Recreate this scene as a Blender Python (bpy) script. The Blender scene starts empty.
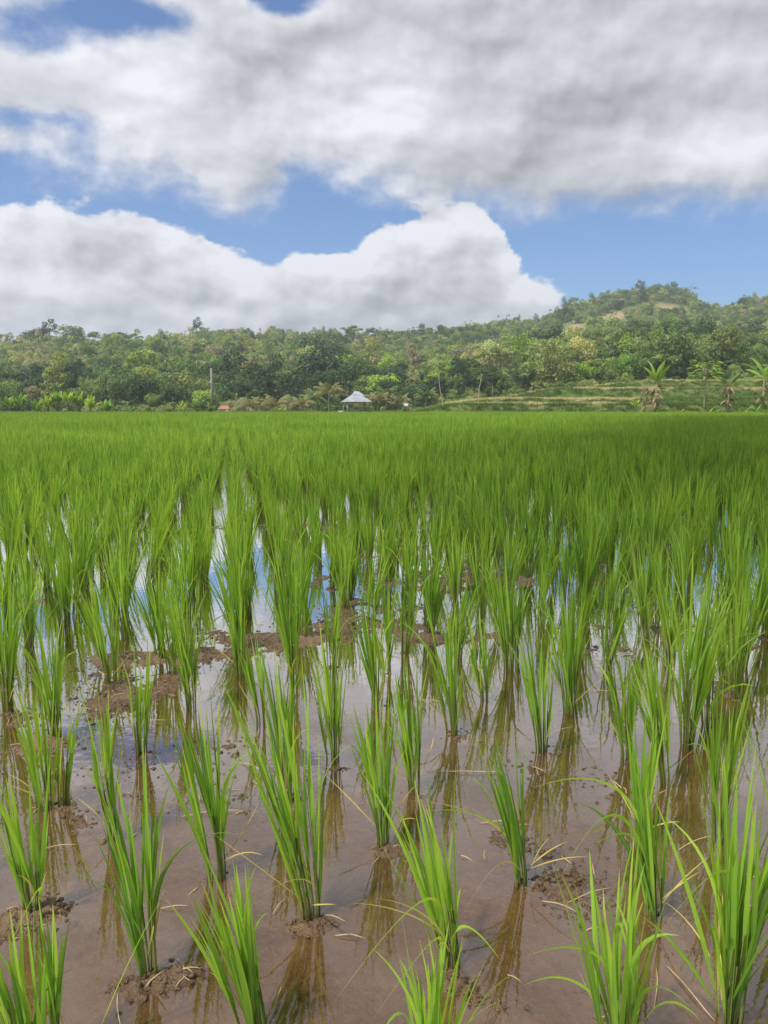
import bpy, math, random
import numpy as np
from mathutils import Vector, Matrix, Euler
R = math.radians
rnd = random.Random(7)
rng = np.random.default_rng(11)
scene = bpy.context.scene
COL = scene.collection

# ------------------------------------------------------------------ camera
F = 740.0
PITCH = R(8.1)
EYE = 1.25
cam_d = bpy.data.cameras.new('camera')
cam = bpy.data.objects.new('camera', cam_d)
COL.objects.link(cam)
cam.location = (0, 0, EYE)
cam.rotation_euler = (R(90) - PITCH, 0, 0)
cam_d.sensor_fit = 'VERTICAL'
cam_d.sensor_height = 36
cam_d.lens = F / 1024 * 36
cam_d.clip_start = 0.02
cam_d.clip_end = 6000
scene.camera = cam

def ray(px, py):
    x = (px - 384) / F
    yu = (512 - py) / F
    return np.array([x, math.cos(PITCH) + yu * math.sin(PITCH), -math.sin(PITCH) + yu * math.cos(PITCH)])

def on_z(px, py, z=0.0):                 # the place on the level z seen at a pixel
    d = ray(px, py)
    return np.array([0, 0, EYE]) + d * ((z - EYE) / d[2])

def at_y(px, py, Y):                     # the place at distance Y seen at a pixel
    d = ray(px, py)
    return np.array([0, 0, EYE]) + d * (Y / d[1])

# ------------------------------------------------------------------ objects
def tag(o, label=None, cat=None, group=None, kind=None):
    if label: o['label'] = label
    if cat: o['category'] = cat
    if group: o['group'] = group
    if kind: o['kind'] = kind
    return o

def empty(name, loc, rz=0.0):
    o = bpy.data.objects.new(name, None)
    o.empty_display_size = 0.1
    COL.objects.link(o)
    o.location = tuple(float(v) for v in loc)
    o.rotation_euler = (0, 0, rz)
    return o

def link(name, me, parent=None, col=None):
    o = bpy.data.objects.new(name, me)
    (col or COL).objects.link(o)
    if parent is not None: o.parent = parent
    return o

class MB:
    """collects faces and makes one mesh"""
    def __init__(s):
        s.v = []; s.f = []; s.a = []; s.mi = []
    def add(s, verts, faces, attr=None, mi=0):
        n = len(s.v)
        s.v.extend([tuple(map(float, p)) for p in verts])
        s.a.extend(attr if attr is not None else [(0.5, 0.5, 0.5)] * len(verts))
        for f in faces:
            s.f.append(tuple(n + i for i in f)); s.mi.append(mi)
    def box(s, c, d, rz=0.0, rot=None, attr=None):
        M = rot if rot is not None else Matrix.Rotation(rz, 3, 'Z')
        vs = []
        for x in (-.5, .5):
            for y in (-.5, .5):
                for z in (-.5, .5):
                    p = M @ Vector((x * d[0], y * d[1], z * d[2])) + Vector(c)
                    vs.append(p)
        s.add(vs, [(0, 1, 3, 2), (4, 6, 7, 5), (0, 4, 5, 1), (2, 3, 7, 6), (0, 2, 6, 4), (1, 5, 7, 3)], [attr or (.5, .5, .5)] * 8)
    def tube(s, pts, radii, n=7, attr=None, cap=True):
        pts = [Vector(p) for p in pts]
        rings = []
        for i, p in enumerate(pts):
            a = pts[max(i - 1, 0)]; b = pts[min(i + 1, len(pts) - 1)]
            t = (b - a).normalized()
            u = t.cross(Vector((0.13, 0.97, 0.21))).normalized()
            w = t.cross(u)
            rings.append([p + (u * math.cos(2 * math.pi * k / n) + w * math.sin(2 * math.pi * k / n)) * radii[i] for k in range(n)])
        vs = [q for r in rings for q in r]
        fs = []
        for i in range(len(pts) - 1):
            for k in range(n):
                k2 = (k + 1) % n
                fs.append((i * n + k, i * n + k2, (i + 1) * n + k2, (i + 1) * n + k))
        if cap:
            fs.append(tuple(range(n - 1, -1, -1)))
            fs.append(tuple((len(pts) - 1) * n + k for k in range(n)))
        s.add(vs, fs, [attr or (.5, .5, .5)] * len(vs))
    def mesh(s, name, mats, smooth=True):
        me = bpy.data.meshes.new(name)
        me.from_pydata(s.v, [], s.f)
        a = me.attributes.new('blade', 'FLOAT_VECTOR', 'POINT')
        a.data.foreach_set('vector', np.array(s.a, dtype=np.float32).ravel())
        for m in (mats if isinstance(mats, (list, tuple)) else [mats]): me.materials.append(m)
        me.polygons.foreach_set('use_smooth', [smooth] * len(s.f))
        me.polygons.foreach_set('material_index', s.mi)
        me.update()
        return me
    def build(s, name, mats, parent=None, smooth=True, col=None):
        return link(name, s.mesh(name, mats, smooth), parent, col)

def grid_mesh(name, P, mat, attrs=None, smooth=True):
    ny, nx = P.shape[:2]
    me = bpy.data.meshes.new(name)
    idx = np.arange(ny * nx).reshape(ny, nx)
    q = np.stack([idx[:-1, :-1], idx[:-1, 1:], idx[1:, 1:], idx[1:, :-1]], -1).reshape(-1, 4)
    me.vertices.add(ny * nx)
    me.vertices.foreach_set('co', P.reshape(-1).astype(np.float32))
    me.loops.add(q.size)
    me.loops.foreach_set('vertex_index', q.reshape(-1).astype(np.int32))
    me.polygons.add(len(q))
    me.polygons.foreach_set('loop_start', np.arange(0, q.size, 4, dtype=np.int32))
    me.update(calc_edges=True)
    me.polygons.foreach_set('use_smooth', [smooth] * len(q))
    for k, v in (attrs or {}).items():
        a = me.attributes.new(k, 'FLOAT', 'POINT')
        a.data.foreach_set('value', v.reshape(-1).astype(np.float32))
    me.materials.append(mat)
    me.update()
    return me

# ------------------------------------------------------------------ numpy noise
_T = rng.random((256, 256))
def vnoise(x, y):
    xi = np.floor(x).astype(int); yi = np.floor(y).astype(int)
    fx = x - xi; fy = y - yi
    fx = fx * fx * (3 - 2 * fx); fy = fy * fy * (3 - 2 * fy)
    a = _T[xi % 256, yi % 256]; b = _T[(xi + 1) % 256, yi % 256]
    c = _T[xi % 256, (yi + 1) % 256]; d = _T[(xi + 1) % 256, (yi + 1) % 256]
    return (a + (b - a) * fx) * (1 - fy) + (c + (d - c) * fx) * fy
def fbm(x, y, o=4, g=0.5):
    s = 0; a = 1; t = 0
    for i in range(o):
        c, sn = math.cos(i * 1.1), math.sin(i * 1.1)
        s = s + a * (vnoise((x * c - y * sn) * 2 ** i + 31.7 * i, (x * sn + y * c) * 2 ** i + 11.3 * i) - .5) * 2
        t += a; a *= g
    return s / t
def sst(x, a, b):
    t = np.clip((x - a) / (b - a), 0, 1)
    return t * t * (3 - 2 * t)

# ------------------------------------------------------------------ materials
def new_mat(name):
    m = bpy.data.materials.new(name)
    m.use_nodes = True
    m.node_tree.nodes.clear()
    return m, NT(m.node_tree)
class NT:
    def __init__(s, nt): s.nt = nt
    def n(s, t, **kw):
        n = s.nt.nodes.new(t)
        for k, v in kw.items():
            if k.startswith('i_'):
                n.inputs[k[2:].replace('_', ' ')].default_value = v
            else: setattr(n, k, v)
        return n
    def l(s, a, b): s.nt.links.new(a, b)
    def set(s, sock, v):
        if hasattr(v, 'is_output'): s.nt.links.new(v, sock)
        else: sock.default_value = v
    def m(s, op, a, b=0.0, c=0.0, clamp=False):
        n = s.nt.nodes.new('ShaderNodeMath'); n.operation = op; n.use_clamp = clamp
        s.set(n.inputs[0], a); s.set(n.inputs[1], b); s.set(n.inputs[2], c)
        return n.outputs[0]
    def vm(s, op, a, b=(0, 0, 0)):
        n = s.nt.nodes.new('ShaderNodeVectorMath'); n.operation = op
        s.set(n.inputs[0], a); s.set(n.inputs[1], b)
        return n.outputs[0]
    def sstep(s, x, a, b):
        n = s.nt.nodes.new('ShaderNodeMapRange'); n.interpolation_type = 'SMOOTHSTEP'
        s.set(n.inputs[0], x); n.inputs[1].default_value = a; n.inputs[2].default_value = b
        return n.outputs[0]
    def mix(s, f, a, b, mode='MIX'):
        n = s.nt.nodes.new('ShaderNodeMix'); n.data_type = 'RGBA'; n.blend_type = mode
        s.set(n.inputs[0], f)
        for k, v in ((6, a), (7, b)):
            if isinstance(v, tuple) and len(v) == 3: v = (*v, 1)
            s.set(n.inputs[k], v)
        return n.outputs[2]
    def noise(s, vec, scale, detail=4, rough=.5, dist=0.0, dim='3D', out=0):
        n = s.nt.nodes.new('ShaderNodeTexNoise'); n.noise_dimensions = dim
        if vec is not None: s.l(vec, n.inputs['Vector'])
        n.inputs['Scale'].default_value = scale; n.inputs['Detail'].default_value = detail
        n.inputs['Roughness'].default_value = rough; n.inputs['Distortion'].default_value = dist
        return n.outputs[out]
    def ramp(s, f, stops, interp='LINEAR'):
        n = s.nt.nodes.new('ShaderNodeValToRGB'); n.color_ramp.interpolation = interp
        el = n.color_ramp.elements
        while len(el) < len(stops): el.new(0.5)
        for e, (p, c) in zip(el, stops):
            e.position = p; e.color = (*c, 1) if len(c) == 3 else c
        s.set(n.inputs[0], f)
        return n.outputs[0]
    def xyz(s, v):
        n = s.nt.nodes.new('ShaderNodeSeparateXYZ'); s.l(v, n.inputs[0]); return n.outputs
    def attr(s, name, out='Vector'):
        n = s.nt.nodes.new('ShaderNodeAttribute'); n.attribute_name = name; return n.outputs[out]
    def objpos(s): return s.nt.nodes.new('ShaderNodeTexCoord').outputs['Object']
    def pos(s): return s.nt.nodes.new('ShaderNodeNewGeometry').outputs['Position']
    def orand(s): return s.nt.nodes.new('ShaderNodeObjectInfo').outputs['Random']
    def bump(s, h, strength=.5, dist=.01):
        n = s.nt.nodes.new('ShaderNodeBump'); n.inputs['Strength'].default_value = strength
        n.inputs['Distance'].default_value = dist; s.l(h, n.inputs['Height']); return n.outputs[0]
    def pbsdf(s, col, rough=.6, spec=.4, normal=None, metal=0.0):
        n = s.nt.nodes.new('ShaderNodeBsdfPrincipled')
        if isinstance(col, tuple): col = (*col, 1)
        s.set(n.inputs['Base Color'], col); s.set(n.inputs['Roughness'], rough)
        n.inputs['Specular IOR Level'].default_value = spec; n.inputs['Metallic'].default_value = metal
        if normal is not None: s.l(normal, n.inputs['Normal'])
        return n.outputs[0]
    def trl(s, col):
        n = s.nt.nodes.new('ShaderNodeBsdfTranslucent'); s.set(n.inputs[0], col); return n.outputs[0]
    def mixs(s, f, a, b):
        n = s.nt.nodes.new('ShaderNodeMixShader'); s.set(n.inputs[0], f); s.l(a, n.inputs[1]); s.l(b, n.inputs[2]); return n.outputs[0]
    def out(s, sh, vol=False):
        n = s.nt.nodes.new('ShaderNodeOutputMaterial'); s.l(sh, n.inputs['Volume' if vol else 'Surface'])

def simple(name, c1, c2, scale=6, rough=.7, spec=.3, bump=.3, bd=.01):
    m, t = new_mat(name)
    nz = t.noise(t.objpos(), scale, 5, .6)
    col = t.ramp(nz, [(.3, c1), (.7, c2)])
    t.out(t.pbsdf(col, rough, spec, t.bump(nz, bump, bd)))
    return m

def leaf_mat(name, dark, mid, light, tip, base, trans=.4, rough=.42, spec=.35):
    """blade attribute: x = random per blade, y = place along the blade, z = across"""
    m, t = new_mat(name)
    a = t.xyz(t.attr('blade'))
    r = t.m('FRACT', t.m('ADD', a[0], t.m('MULTIPLY', t.orand(), .35)))
    col = t.ramp(r, [(0.0, dark), (.45, mid), (.85, light), (1.0, mid)])
    nz = t.noise(t.pos(), 1.1, 2)
    col = t.mix(t.m('MULTIPLY', t.sstep(nz, .42, .68), .5), col, light)
    col = t.mix(t.m('MULTIPLY', t.sstep(t.noise(t.pos(), .22, 3), .45, .65), .35), col, dark)
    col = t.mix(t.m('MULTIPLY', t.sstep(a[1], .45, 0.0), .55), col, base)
    tipf = t.m('MULTIPLY', t.sstep(a[1], .86, 1.0), t.sstep(r, .35, .9))
    col = t.mix(tipf, col, tip)
    rib = t.m('MULTIPLY', t.sstep(t.m('ABSOLUTE', t.m('SUBTRACT', a[2], .5)), .16, .02), .35)
    col = t.mix(rib, col, light)
    tcol = t.mix(1.0, col, (1.75, 1.62, .75), 'MULTIPLY')
    t.out(t.mixs(trans, t.pbsdf(col, rough, spec), t.trl(tcol)))
    return m

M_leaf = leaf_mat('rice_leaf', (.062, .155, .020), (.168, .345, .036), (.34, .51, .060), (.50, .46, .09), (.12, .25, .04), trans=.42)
M_stem = leaf_mat('rice_stem', (.10, .16, .03), (.16, .23, .05), (.24, .26, .07), (.2, .28, .05), (.10, .065, .03), trans=.15, rough=.5)
M_dead = leaf_mat('dry_leaf', (.42, .30, .10), (.52, .42, .14), (.58, .52, .16), (.6, .5, .2), (.35, .25, .1), trans=.25, rough=.6, spec=.2)
M_straw = simple('straw', (.38, .27, .14), (.55, .43, .25), 30, .7, .2)

# tree foliage: colour from the object's own colour for single trees, from the copy's random number for the wood
def foliage(name, use_obj, stops=None):
    m, t = new_mat(name)
    a = t.xyz(t.attr('blade'))
    if use_obj:
        col = t.nt.nodes.new('ShaderNodeObjectInfo').outputs['Color']
    else:
        col = t.ramp(t.orand(), stops)
    var = t.ramp(a[0], [(0, (.62, .68, .70)), (.5, (1, 1, 1)), (1, (1.45, 1.35, 1.05))])
    col = t.mix(1.0, col, var, 'MULTIPLY')
    tc = t.mix(1.0, col, (1.5, 1.5, .8), 'MULTIPLY')
    t.out(t.mixs(.33, t.pbsdf(col, .6, .25), t.trl(tc)))
    return m
DARK = (.062, .115, .045); MIDG = (.125, .21, .06); OLIVE = (.22, .285, .095); BRIGHT = (.24, .37, .06)
PALE = (.38, .42, .18); BROWNISH = (.34, .30, .19); TONES = {'dark green': DARK, 'mid green': MIDG, 'olive green': OLIVE, 'bright green': BRIGHT, 'pale green': PALE, 'dull brown': BROWNISH}
M_fol = foliage('tree_leaves', True)
M_wood_leaf = foliage('wood_leaves', False, [(0, DARK), (.10, (.085, .15, .05)), (.24, MIDG), (.42, (.17, .26, .07)), (.58, OLIVE), (.74, (.28, .36, .11)), (.90, PALE), (.97, BROWNISH)])
M_bark = simple('bark', (.09, .07, .05), (.20, .17, .13), 5, .9, .1)
M_palebark = simple('pale_bark', (.26, .22, .16), (.42, .37, .29), 5, .9, .1)
M_palm = leaf_mat('palm_leaf', (.055, .11, .03), (.09, .15, .04), (.15, .20, .06), (.3, .26, .1), (.1, .12, .05), trans=.25)
M_palmdry = leaf_mat('palm_leaf_pale', (.13, .15, .055), (.20, .20, .08), (.28, .26, .12), (.34, .28, .14), (.16, .14, .08), trans=.25)
M_banana = leaf_mat('banana_leaf', (.10, .22, .03), (.17, .32, .04), (.26, .42, .06), (.3, .3, .08), (.16, .26, .06), trans=.4)
M_banana_y = leaf_mat('young_banana_leaf', (.22, .34, .04), (.30, .43, .05), (.38, .50, .08), (.5, .5, .1), (.3, .4, .08), trans=.45)
M_bananadry = leaf_mat('dry_banana_leaf', (.16, .12, .07), (.22, .17, .10), (.30, .24, .15), (.3, .24, .15), (.16, .12, .08), trans=.15, rough=.85, spec=.1)
M_shrub = leaf_mat('shrub_leaf', (.07, .15, .02), (.14, .25, .03), (.25, .36, .04), (.3, .36, .05), (.1, .18, .03), trans=.3)
M_grass = leaf_mat('bank_grass', (.05, .11, .018), (.085, .165, .025), (.14, .22, .04), (.3, .28, .1), (.06, .10, .03), trans=.3, rough=.6)
M_grassdry = leaf_mat('stubble', (.38, .33, .15), (.50, .44, .23), (.58, .52, .31), (.5, .45, .26), (.3, .24, .12), trans=.2, rough=.8, spec=.1)
M_wood = simple('grey_wood', (.16, .145, .12), (.28, .26, .22), 8, .85, .15)
M_bamboo = simple('bamboo', (.30, .27, .14), (.46, .42, .24), 7, .6, .3)
M_bluepaint = simple('painted_post', (.26, .32, .42), (.36, .42, .52), 8, .6, .3)
M_white = simple('white_paint', (.7, .7, .68), (.82, .82, .8), 5, .6, .3)
M_dark = simple('dark_fitting', (.03, .03, .03), (.05, .05, .05), 9, .6, .3)
M_tile = simple('clay_tile', (.26, .12, .07), (.38, .20, .12), 5, .8, .2)
M_plaster = simple('plaster', (.48, .44, .36), (.6, .56, .48), 3, .9, .1)

m, t = new_mat('zinc_roof')
o_ = t.objpos()
w = t.nt.nodes.new('ShaderNodeTexWave'); w.inputs['Scale'].default_value = 3.2; t.l(o_, w.inputs['Vector'])
nz = t.noise(o_, 1.3, 5, .6)
t.out(t.pbsdf(t.ramp(nz, [(.35, (.24, .26, .31)), (.55, (.38, .40, .45)), (.75, (.30, .26, .24))]), .45, .5, t.bump(w.outputs[1], .6, .03), .25))
M_zinc = m

# mud
m, t = new_mat('wet_mud')
p = t.pos()
n1 = t.noise(p, 3.2, 6, .6); n2 = t.noise(p, 38, 5, .65); n3 = t.noise(p, 150, 3, .6)
z = t.xyz(p)[2]
col = t.ramp(n1, [(.3, (.105, .064, .033)), (.55, (.165, .103, .056)), (.75, (.24, .156, .088))])
col = t.mix(t.sstep(n2, .36, .62), t.mix(1.0, col, (.68, .66, .64), 'MULTIPLY'), col)
dry = t.sstep(z, .004, .022)
col = t.mix(t.m('MULTIPLY', dry, .35), col, (.225, .152, .095))
spk = t.sstep(n3, .70, .78)
col = t.mix(t.m('MULTIPLY', spk, .35), col, (.38, .33, .27))
hh = t.m('ADD', t.m('MULTIPLY', n2, .8), t.m('MULTIPLY', n3, .3))
rough = t.m('ADD', .24, t.m('MULTIPLY', dry, .25))
t.out(t.pbsdf(col, rough, .5, t.bump(hh, 1.0, .022)))
M_mud = m

# shallow murky water
m, t = new_mat('muddy_water')
p = t.pos()
rip = t.noise(p, 7, 3, .55); rip2 = t.noise(p, 55, 2, .5)
nrm = t.bump(t.m('ADD', rip, t.m('MULTIPLY', rip2, .10)), .10, .010)
fr = t.nt.nodes.new('ShaderNodeFresnel'); fr.inputs[0].default_value = 1.36; t.l(nrm, fr.inputs['Normal'])
gl = t.nt.nodes.new('ShaderNodeBsdfGlossy'); gl.inputs['Roughness'].default_value = .015; t.l(nrm, gl.inputs['Normal'])
gl.inputs['Color'].default_value = (1, 1, 1, 1)
tr = t.nt.nodes.new('ShaderNodeBsdfTransparent'); tr.inputs[0].default_value = (.92, .78, .58, 1)
df = t.nt.nodes.new('ShaderNodeBsdfDiffuse')
cl = t.noise(p, 2.1, 4, .6)
t.l(t.ramp(cl, [(.3, (.165, .090, .038)), (.7, (.235, .138, .066))]), df.inputs[0])
body = t.mixs(t.m('ADD', .13, t.m('MULTIPLY', t.sstep(cl, .35, .7), .25)), tr.outputs[0], df.outputs[0])
film = t.sstep(t.noise(p, 16, 5, .7), .60, .72)       # floating dust film dulls the mirror here and there
fac = t.m('MULTIPLY', t.m('MINIMUM', t.m('MULTIPLY', fr.outputs[0], 4.0), .92), t.m('SUBTRACT', 1.0, t.m('MULTIPLY', film, .25)))
t.out(t.mixs(fac, body, gl.outputs[0]))
M_water = m

# open country: grass banks, stubble terraces, soil, undergrowth
m, t = new_mat('country')
p = t.pos()
n1 = t.noise(p, .06, 6, .6); n2 = t.noise(p, .6, 6, .65); n3 = t.noise(p, 4, 3, .6)
g = t.ramp(n2, [(.3, (.045, .085, .018)), (.5, (.075, .14, .025)), (.7, (.12, .18, .04))])
g2 = t.mix(t.sstep(n1, .45, .6), g, (.13, .16, .05))
straw = t.ramp(n2, [(.3, (.26, .23, .11)), (.7, (.42, .37, .22))])
soil = t.ramp(n2, [(.35, (.27, .17, .09)), (.5, (.36, .25, .14)), (.62, (.17, .19, .07))])
c = t.mix(t.attr('straw', 'Fac'), g2, straw)
c = t.mix(t.attr('soil', 'Fac'), c, soil)
t.out(t.pbsdf(c, .9, .1, t.bump(t.m('ADD', n2, t.m('MULTIPLY', n3, .3)), .8, .25)))
M_land = m

# ------------------------------------------------------------------ terrain
EDGE = 90.0
RPX = [(-500, 345), (-200, 336), (0, 333), (60, 329), (150, 331), (200, 329), (260, 328), (330, 326), (350, 328), (420, 320), (480, 315), (530, 311), (560, 303),
       (590, 296), (620, 288), (650, 285), (680, 291), (700, 304), (712, 308), (730, 301), (768, 295), (900, 290), (1100, 300), (1500, 330)]
RU = np.array([(a - 384) / F for a, b in RPX]); RE = np.array([(b) for a, b in RPX])
RT = np.array([math.tan(math.atan((512 - b) / F) - PITCH) for a, b in RPX])
def ridge(u):
    """distance of the ridge, height of the ground there"""
    tn = np.interp(u, RU, RT)
    d = np.interp(u, [-1.2, -.5, -.1, .1, .3, .41, .45, .6], [340, 330, 330, 360, 470, 480, 420, 400])
    return d, EYE + tn * d - 4.6 - .006 * d + 2.3 * sst(u, .2, .28) * (1 - sst(u, .60, .7))
def land(x, y):
    y_ = np.maximum(y, 1.0)
    u = np.clip(x / y_, -1.6, 1.6)
    z = np.full(np.broadcast(x, y).shape, -.14) + 0 * (x + y)
    # field bund
    z = z + .42 * sst(y, EDGE - 1.2, EDGE + .2) 
    su = sst(u, .015, .11)
    t1 = 1.2 * su * sst(y, EDGE + 1, EDGE + 2.6)
    t2 = .75 * sst(u, .05, .16) * sst(y, 101, 102.8)
    t3 = 1.7 * sst(u, .13, .24) * sst(y, 112, 115)
    t4 = 1.6 * sst(u, .22, .36) * sst(y, 124, 127)
    z = z + t1 + t2 + t3 + t4
    r0 = 131.0
    d, zr = ridge(u)
    base = .28 + 1.2 * su + .75 * sst(u, .05, .16) + 1.7 * sst(u, .13, .24) + 1.6 * sst(u, .22, .36)
    s = np.clip((y - r0) / (d - r0), 0, 1.6)
    e0 = (base - EYE) / r0; e1 = (zr - EYE) / d
    sc_ = np.clip(s, 0, 1)
    face = EYE + y * (e0 + (e1 - e0) * (.35 * sc_ + .65 * sc_ ** .8))
    back = zr - (y - d) * .12
    nz = fbm(x / 60 + 9, y / 60, 4) * 6 * np.sin(sc_ * math.pi) ** .7
    hill = np.where(s < 1, face, back) - base + nz
    # a spur in front on the left and a fold on the right
    hill = hill + 3 * np.exp(-((u + .33) / .16) ** 2 - ((y - 235) / 45) ** 2)
    z = z + np.where(y > r0, np.maximum(hill, 0), 0)
    z = np.where(y > EDGE, z + fbm(x / 3.0, y / 3.0, 3) * .12, z)
    return z

def land_attrs(x, y, z):
    u = x / np.maximum(y, 1)
    e = sst(u, .02, .06)
    def band(a, b): return sst(y, a - .3, a + .3) * (1 - sst(y, b - .4, b + .4))
    st = e * (band(92.2, 99.5) * (1 - sst(u, .26, .36)) + band(102.3, 108.5) * sst(u, .05, .1) * (1 - .8 * sst(u, .3, .42)) + band(114.4, 122) * sst(u, .13, .2) + band(126.8, 131) * sst(u, .24, .3))
    st = st * (.25 + .75 * sst(fbm(x / 7, y / 2.0, 4), -.35, .1))
        # cleared patches on the hill top
    d, zr = ridge(u)
    s = (y - 131) / (d - 131)
    so = np.zeros_like(x)
    for (uc, su_, s0, s1) in ((.298, .034, .64, .84), (.378, .020, .64, .84), (.262, .02, .70, .82)):
        so = np.maximum(so, np.exp(-((u - uc) / su_) ** 4) * sst(s, s0 - .03, s0 + .03) * (1 - sst(s, s1 - .03, s1 + .03)))
    so = so * sst(fbm(x / 14, y / 14, 4), -.45, -.05)
    return np.clip(st, 0, 1), np.clip(so, 0, 1)

# one ground sheet in polar form, fine ahead, coarse behind, out to the horizon
az = np.concatenate([np.linspace(-180, -50, 40)[:-1], np.linspace(-50, 50, 560), np.linspace(50, 180, 40)[1:]])
rr = np.concatenate([np.linspace(.0, 84, 14), np.linspace(86, 135, 120), 135 * (620 / 135) ** (np.linspace(0, 1, 200)[1:]), np.array([700, 800, 950])])
A, RR = np.meshgrid(np.radians(az), rr)
# distance along +y so that the terraces run across the view
X = RR * np.sin(A); Y = RR * np.cos(A)
front = np.abs(A) < R(50)
X = np.where(front, RR * np.tan(np.clip(A, -R(50), R(50))), X / math.cos(R(50)))
Y = np.where(front, RR, Y / math.cos(R(50)))
Z = land(X, Y)
far = np.clip((RR - 620) / 330, 0, 1)
Z = Z * (1 - far) + 10 * far
st, so = land_attrs(X, Y, Z)
gme = grid_mesh('ground', np.stack([X, Y, Z], -1), M_land, {'straw': st, 'soil': so})
tag(link('ground', gme), kind='structure')

# ------------------------------------------------------------------ rice positions
# (base px, base py, tip px, tip py, blades, spread, label)
HAND = [
 (149, 976, 126, 768, 26, .95, 'rice plant on a crumbly mud mound with a thin pale broken stalk, low left'),
 (37, 915, 22, 768, 24, .9, 'rice plant at left edge with one blade folded down, beside lumpy mud'),
 (217, 877, 186, 700, 28, 1.0, 'rice plant leaning left with dark stem base, between two mud-free pools'),
 (113, 838, 88, 690, 24, .85, 'rice plant with a yellowing side blade, standing in open brown water on left'),
 (255, 1035, 208, 868, 30, 1.15, 'rice plant fanning left in the nearest row, base cut by the bottom of picture'),
 (26, 1072, 5, 945, 16, .9, 'broad bladed rice plant in the bottom left corner'),
 (52, 1062, 46, 900, 12, .5, 'narrow upright rice plant beside the bottom left corner'),
 (312, 918, 276, 690, 32, 1.1, 'tall rice plant leaning left with a dry straw across its stems'),
 (382, 844, 366, 690, 26, .95, 'upright rice plant with muddy straw ring at its base, near the centre'),
 (452, 966, 415, 795, 24, .9, 'rice plant with long blade bent down to the left over brown water'),
 (432, 1085, 440, 930, 22, 1.3, 'wide open rice plant in the nearest row, bottom centre'),
 (523, 883, 502, 735, 24, 1.0, 'rice plant with yellow blades, on the broad mud flat right of centre'),
 (618, 1065, 604, 870, 24, 1.5, 'sprawling rice plant in the nearest row with bent blades on both sides'),
 (653, 918, 642, 770, 20, .7, 'narrow rice plant behind the sprawling one, right foreground'),
 (728, 1022, 746, 775, 40, 1.25, 'largest rice plant, thick and dark, in the bottom right corner'),
 (542, 752, 534, 632, 22, .75, 'small dark rice plant at the edge of a mud patch, right of centre'),
 (569, 714, 562, 585, 28, .9, 'full rice plant with one wide pale blade, behind the small dark one'),
 (414, 791, 404, 668, 24, .8, 'dark stemmed rice plant standing alone in clear water at the centre'),
 (333, 760, 322, 636, 20, .75, 'slim rice plant casting a long brown reflection, left of centre'),
 (453, 735, 440, 598, 26, .95, 'rice plant with pale yellow lower leaves, right of the centre pool'),
 (485, 701, 474, 608, 18, .65, 'short slim rice plant standing in bright water'),
 (140, 754, 138, 645, 18, .75, 'short spiky rice plant alone in a pool on the left'),
 (193, 708, 182, 580, 28, .85, 'thick rice plant behind the pool on the left'),
 (44, 808, 32, 690, 22, .85, 'rice plant near left edge with mud clods at its foot'),
 (62, 803, 64, 700, 10, .35, 'thin tuft of rice growing against its bigger neighbour near left edge'),
 (56, 738, 46, 622, 28, .95, 'bushy rice plant second from the left edge'),
 (112, 684, 100, 575, 24, .9, 'rice plant with thin scattered blades above a mud ridge, far left'),
 (8, 712, 4, 560, 30, .9, 'tall rice plant cut by the left edge of the picture'),
 (239, 676, 234, 596, 18, .6, 'short rice tuft on a wet mud strip'),
 (262, 724, 250, 632, 16, .6, 'small thin rice plant on the mud hump left of centre'),
 (289, 800, 282, 655, 26, .8, 'yellow tinted rice plant hidden behind the tall leaning one'),
 (377, 708, 366, 590, 24, .8, 'rice plant right behind the centre foreground plants'),
 (294, 684, 284, 540, 32, .95, 'tall bright rice plant beyond the mud hump'),
 (667, 786, 652, 640, 28, .95, 'mixed upright rice plant in front of the dark wide clump'),
 (626, 759, 618, 630, 22, .95, 'rice plant with crossing thin blades, right middle'),
 (642, 842, 648, 712, 18, .6, 'slender rice plant between two pools, right foreground'),
 (718, 838, 722, 690, 24, 1.2, 'loose spreading rice plant near the right edge'),
 (687, 747, 698, 560, 44, 1.2, 'widest dark green clump of rice, right side'),
 (736, 646, 742, 520, 38, 1.0, 'dense dark rice plant near the right edge behind the wide clump'),
 (508, 671, 503, 550, 30, .85, 'bright upright rice plant at the middle distance right of centre'),
]
hand_xy = [on_z(h[0], h[1])[:2] for h in HAND]
cd = np.array([-.2, .98]); cd /= np.linalg.norm(cd)
cx = np.array([cd[1], -cd[0]])
S_AC, S_AL = .345, .315
def lattice(ymin, ymax, margin):
    out = []
    nmax = int(ymax * 1.4 / S_AC) + 30
    for j in range(0, int(ymax * 1.5 / S_AL)):
        for i in range(-nmax, nmax):
            q = cx * ((i + (.12 if j % 2 else 0)) * S_AC) + cd * (j * S_AL)
            if not (ymin - 2 < q[1] < ymax + 2): continue
            if abs(q[0]) > .56 * q[1] + margin: continue
            out.append((i, j, q[0], q[1]))
    return out
jr = random.Random(5)
LAT = []
for (i, j, x, y) in lattice(2.2, 30, 1.6):
    x += jr.gauss(0, .042); y += jr.gauss(0, .06)
    if y < 2.55 and abs(x) < .52 * y + .05: continue
    if y < 1.2: continue
    if min((x - a) ** 2 + (y - b) ** 2 for a, b in hand_xy) < (.24 if y < 3.4 else .2) ** 2: continue
    if y < 3.1 and -.5 * y < x < .2 * y and jr.random() < .45: continue
    if jr.random() < .06: continue
    LAT.append((i, j, x, y))
# plants beside and behind the camera, so that the paddy goes on there
SIDE = []
for i in range(-14, 15):
    for j in range(-4, 6):
        q = cx * (i * .3) + cd * (j * .36)
        x = q[0] + jr.uniform(-.05, .05); y = q[1] + jr.uniform(-.05, .05)
        if y > -1.6 and y < 2.3 and abs(x) > .52 * max(y, 0) + .75: SIDE.append((i, j, x, y))

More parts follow.
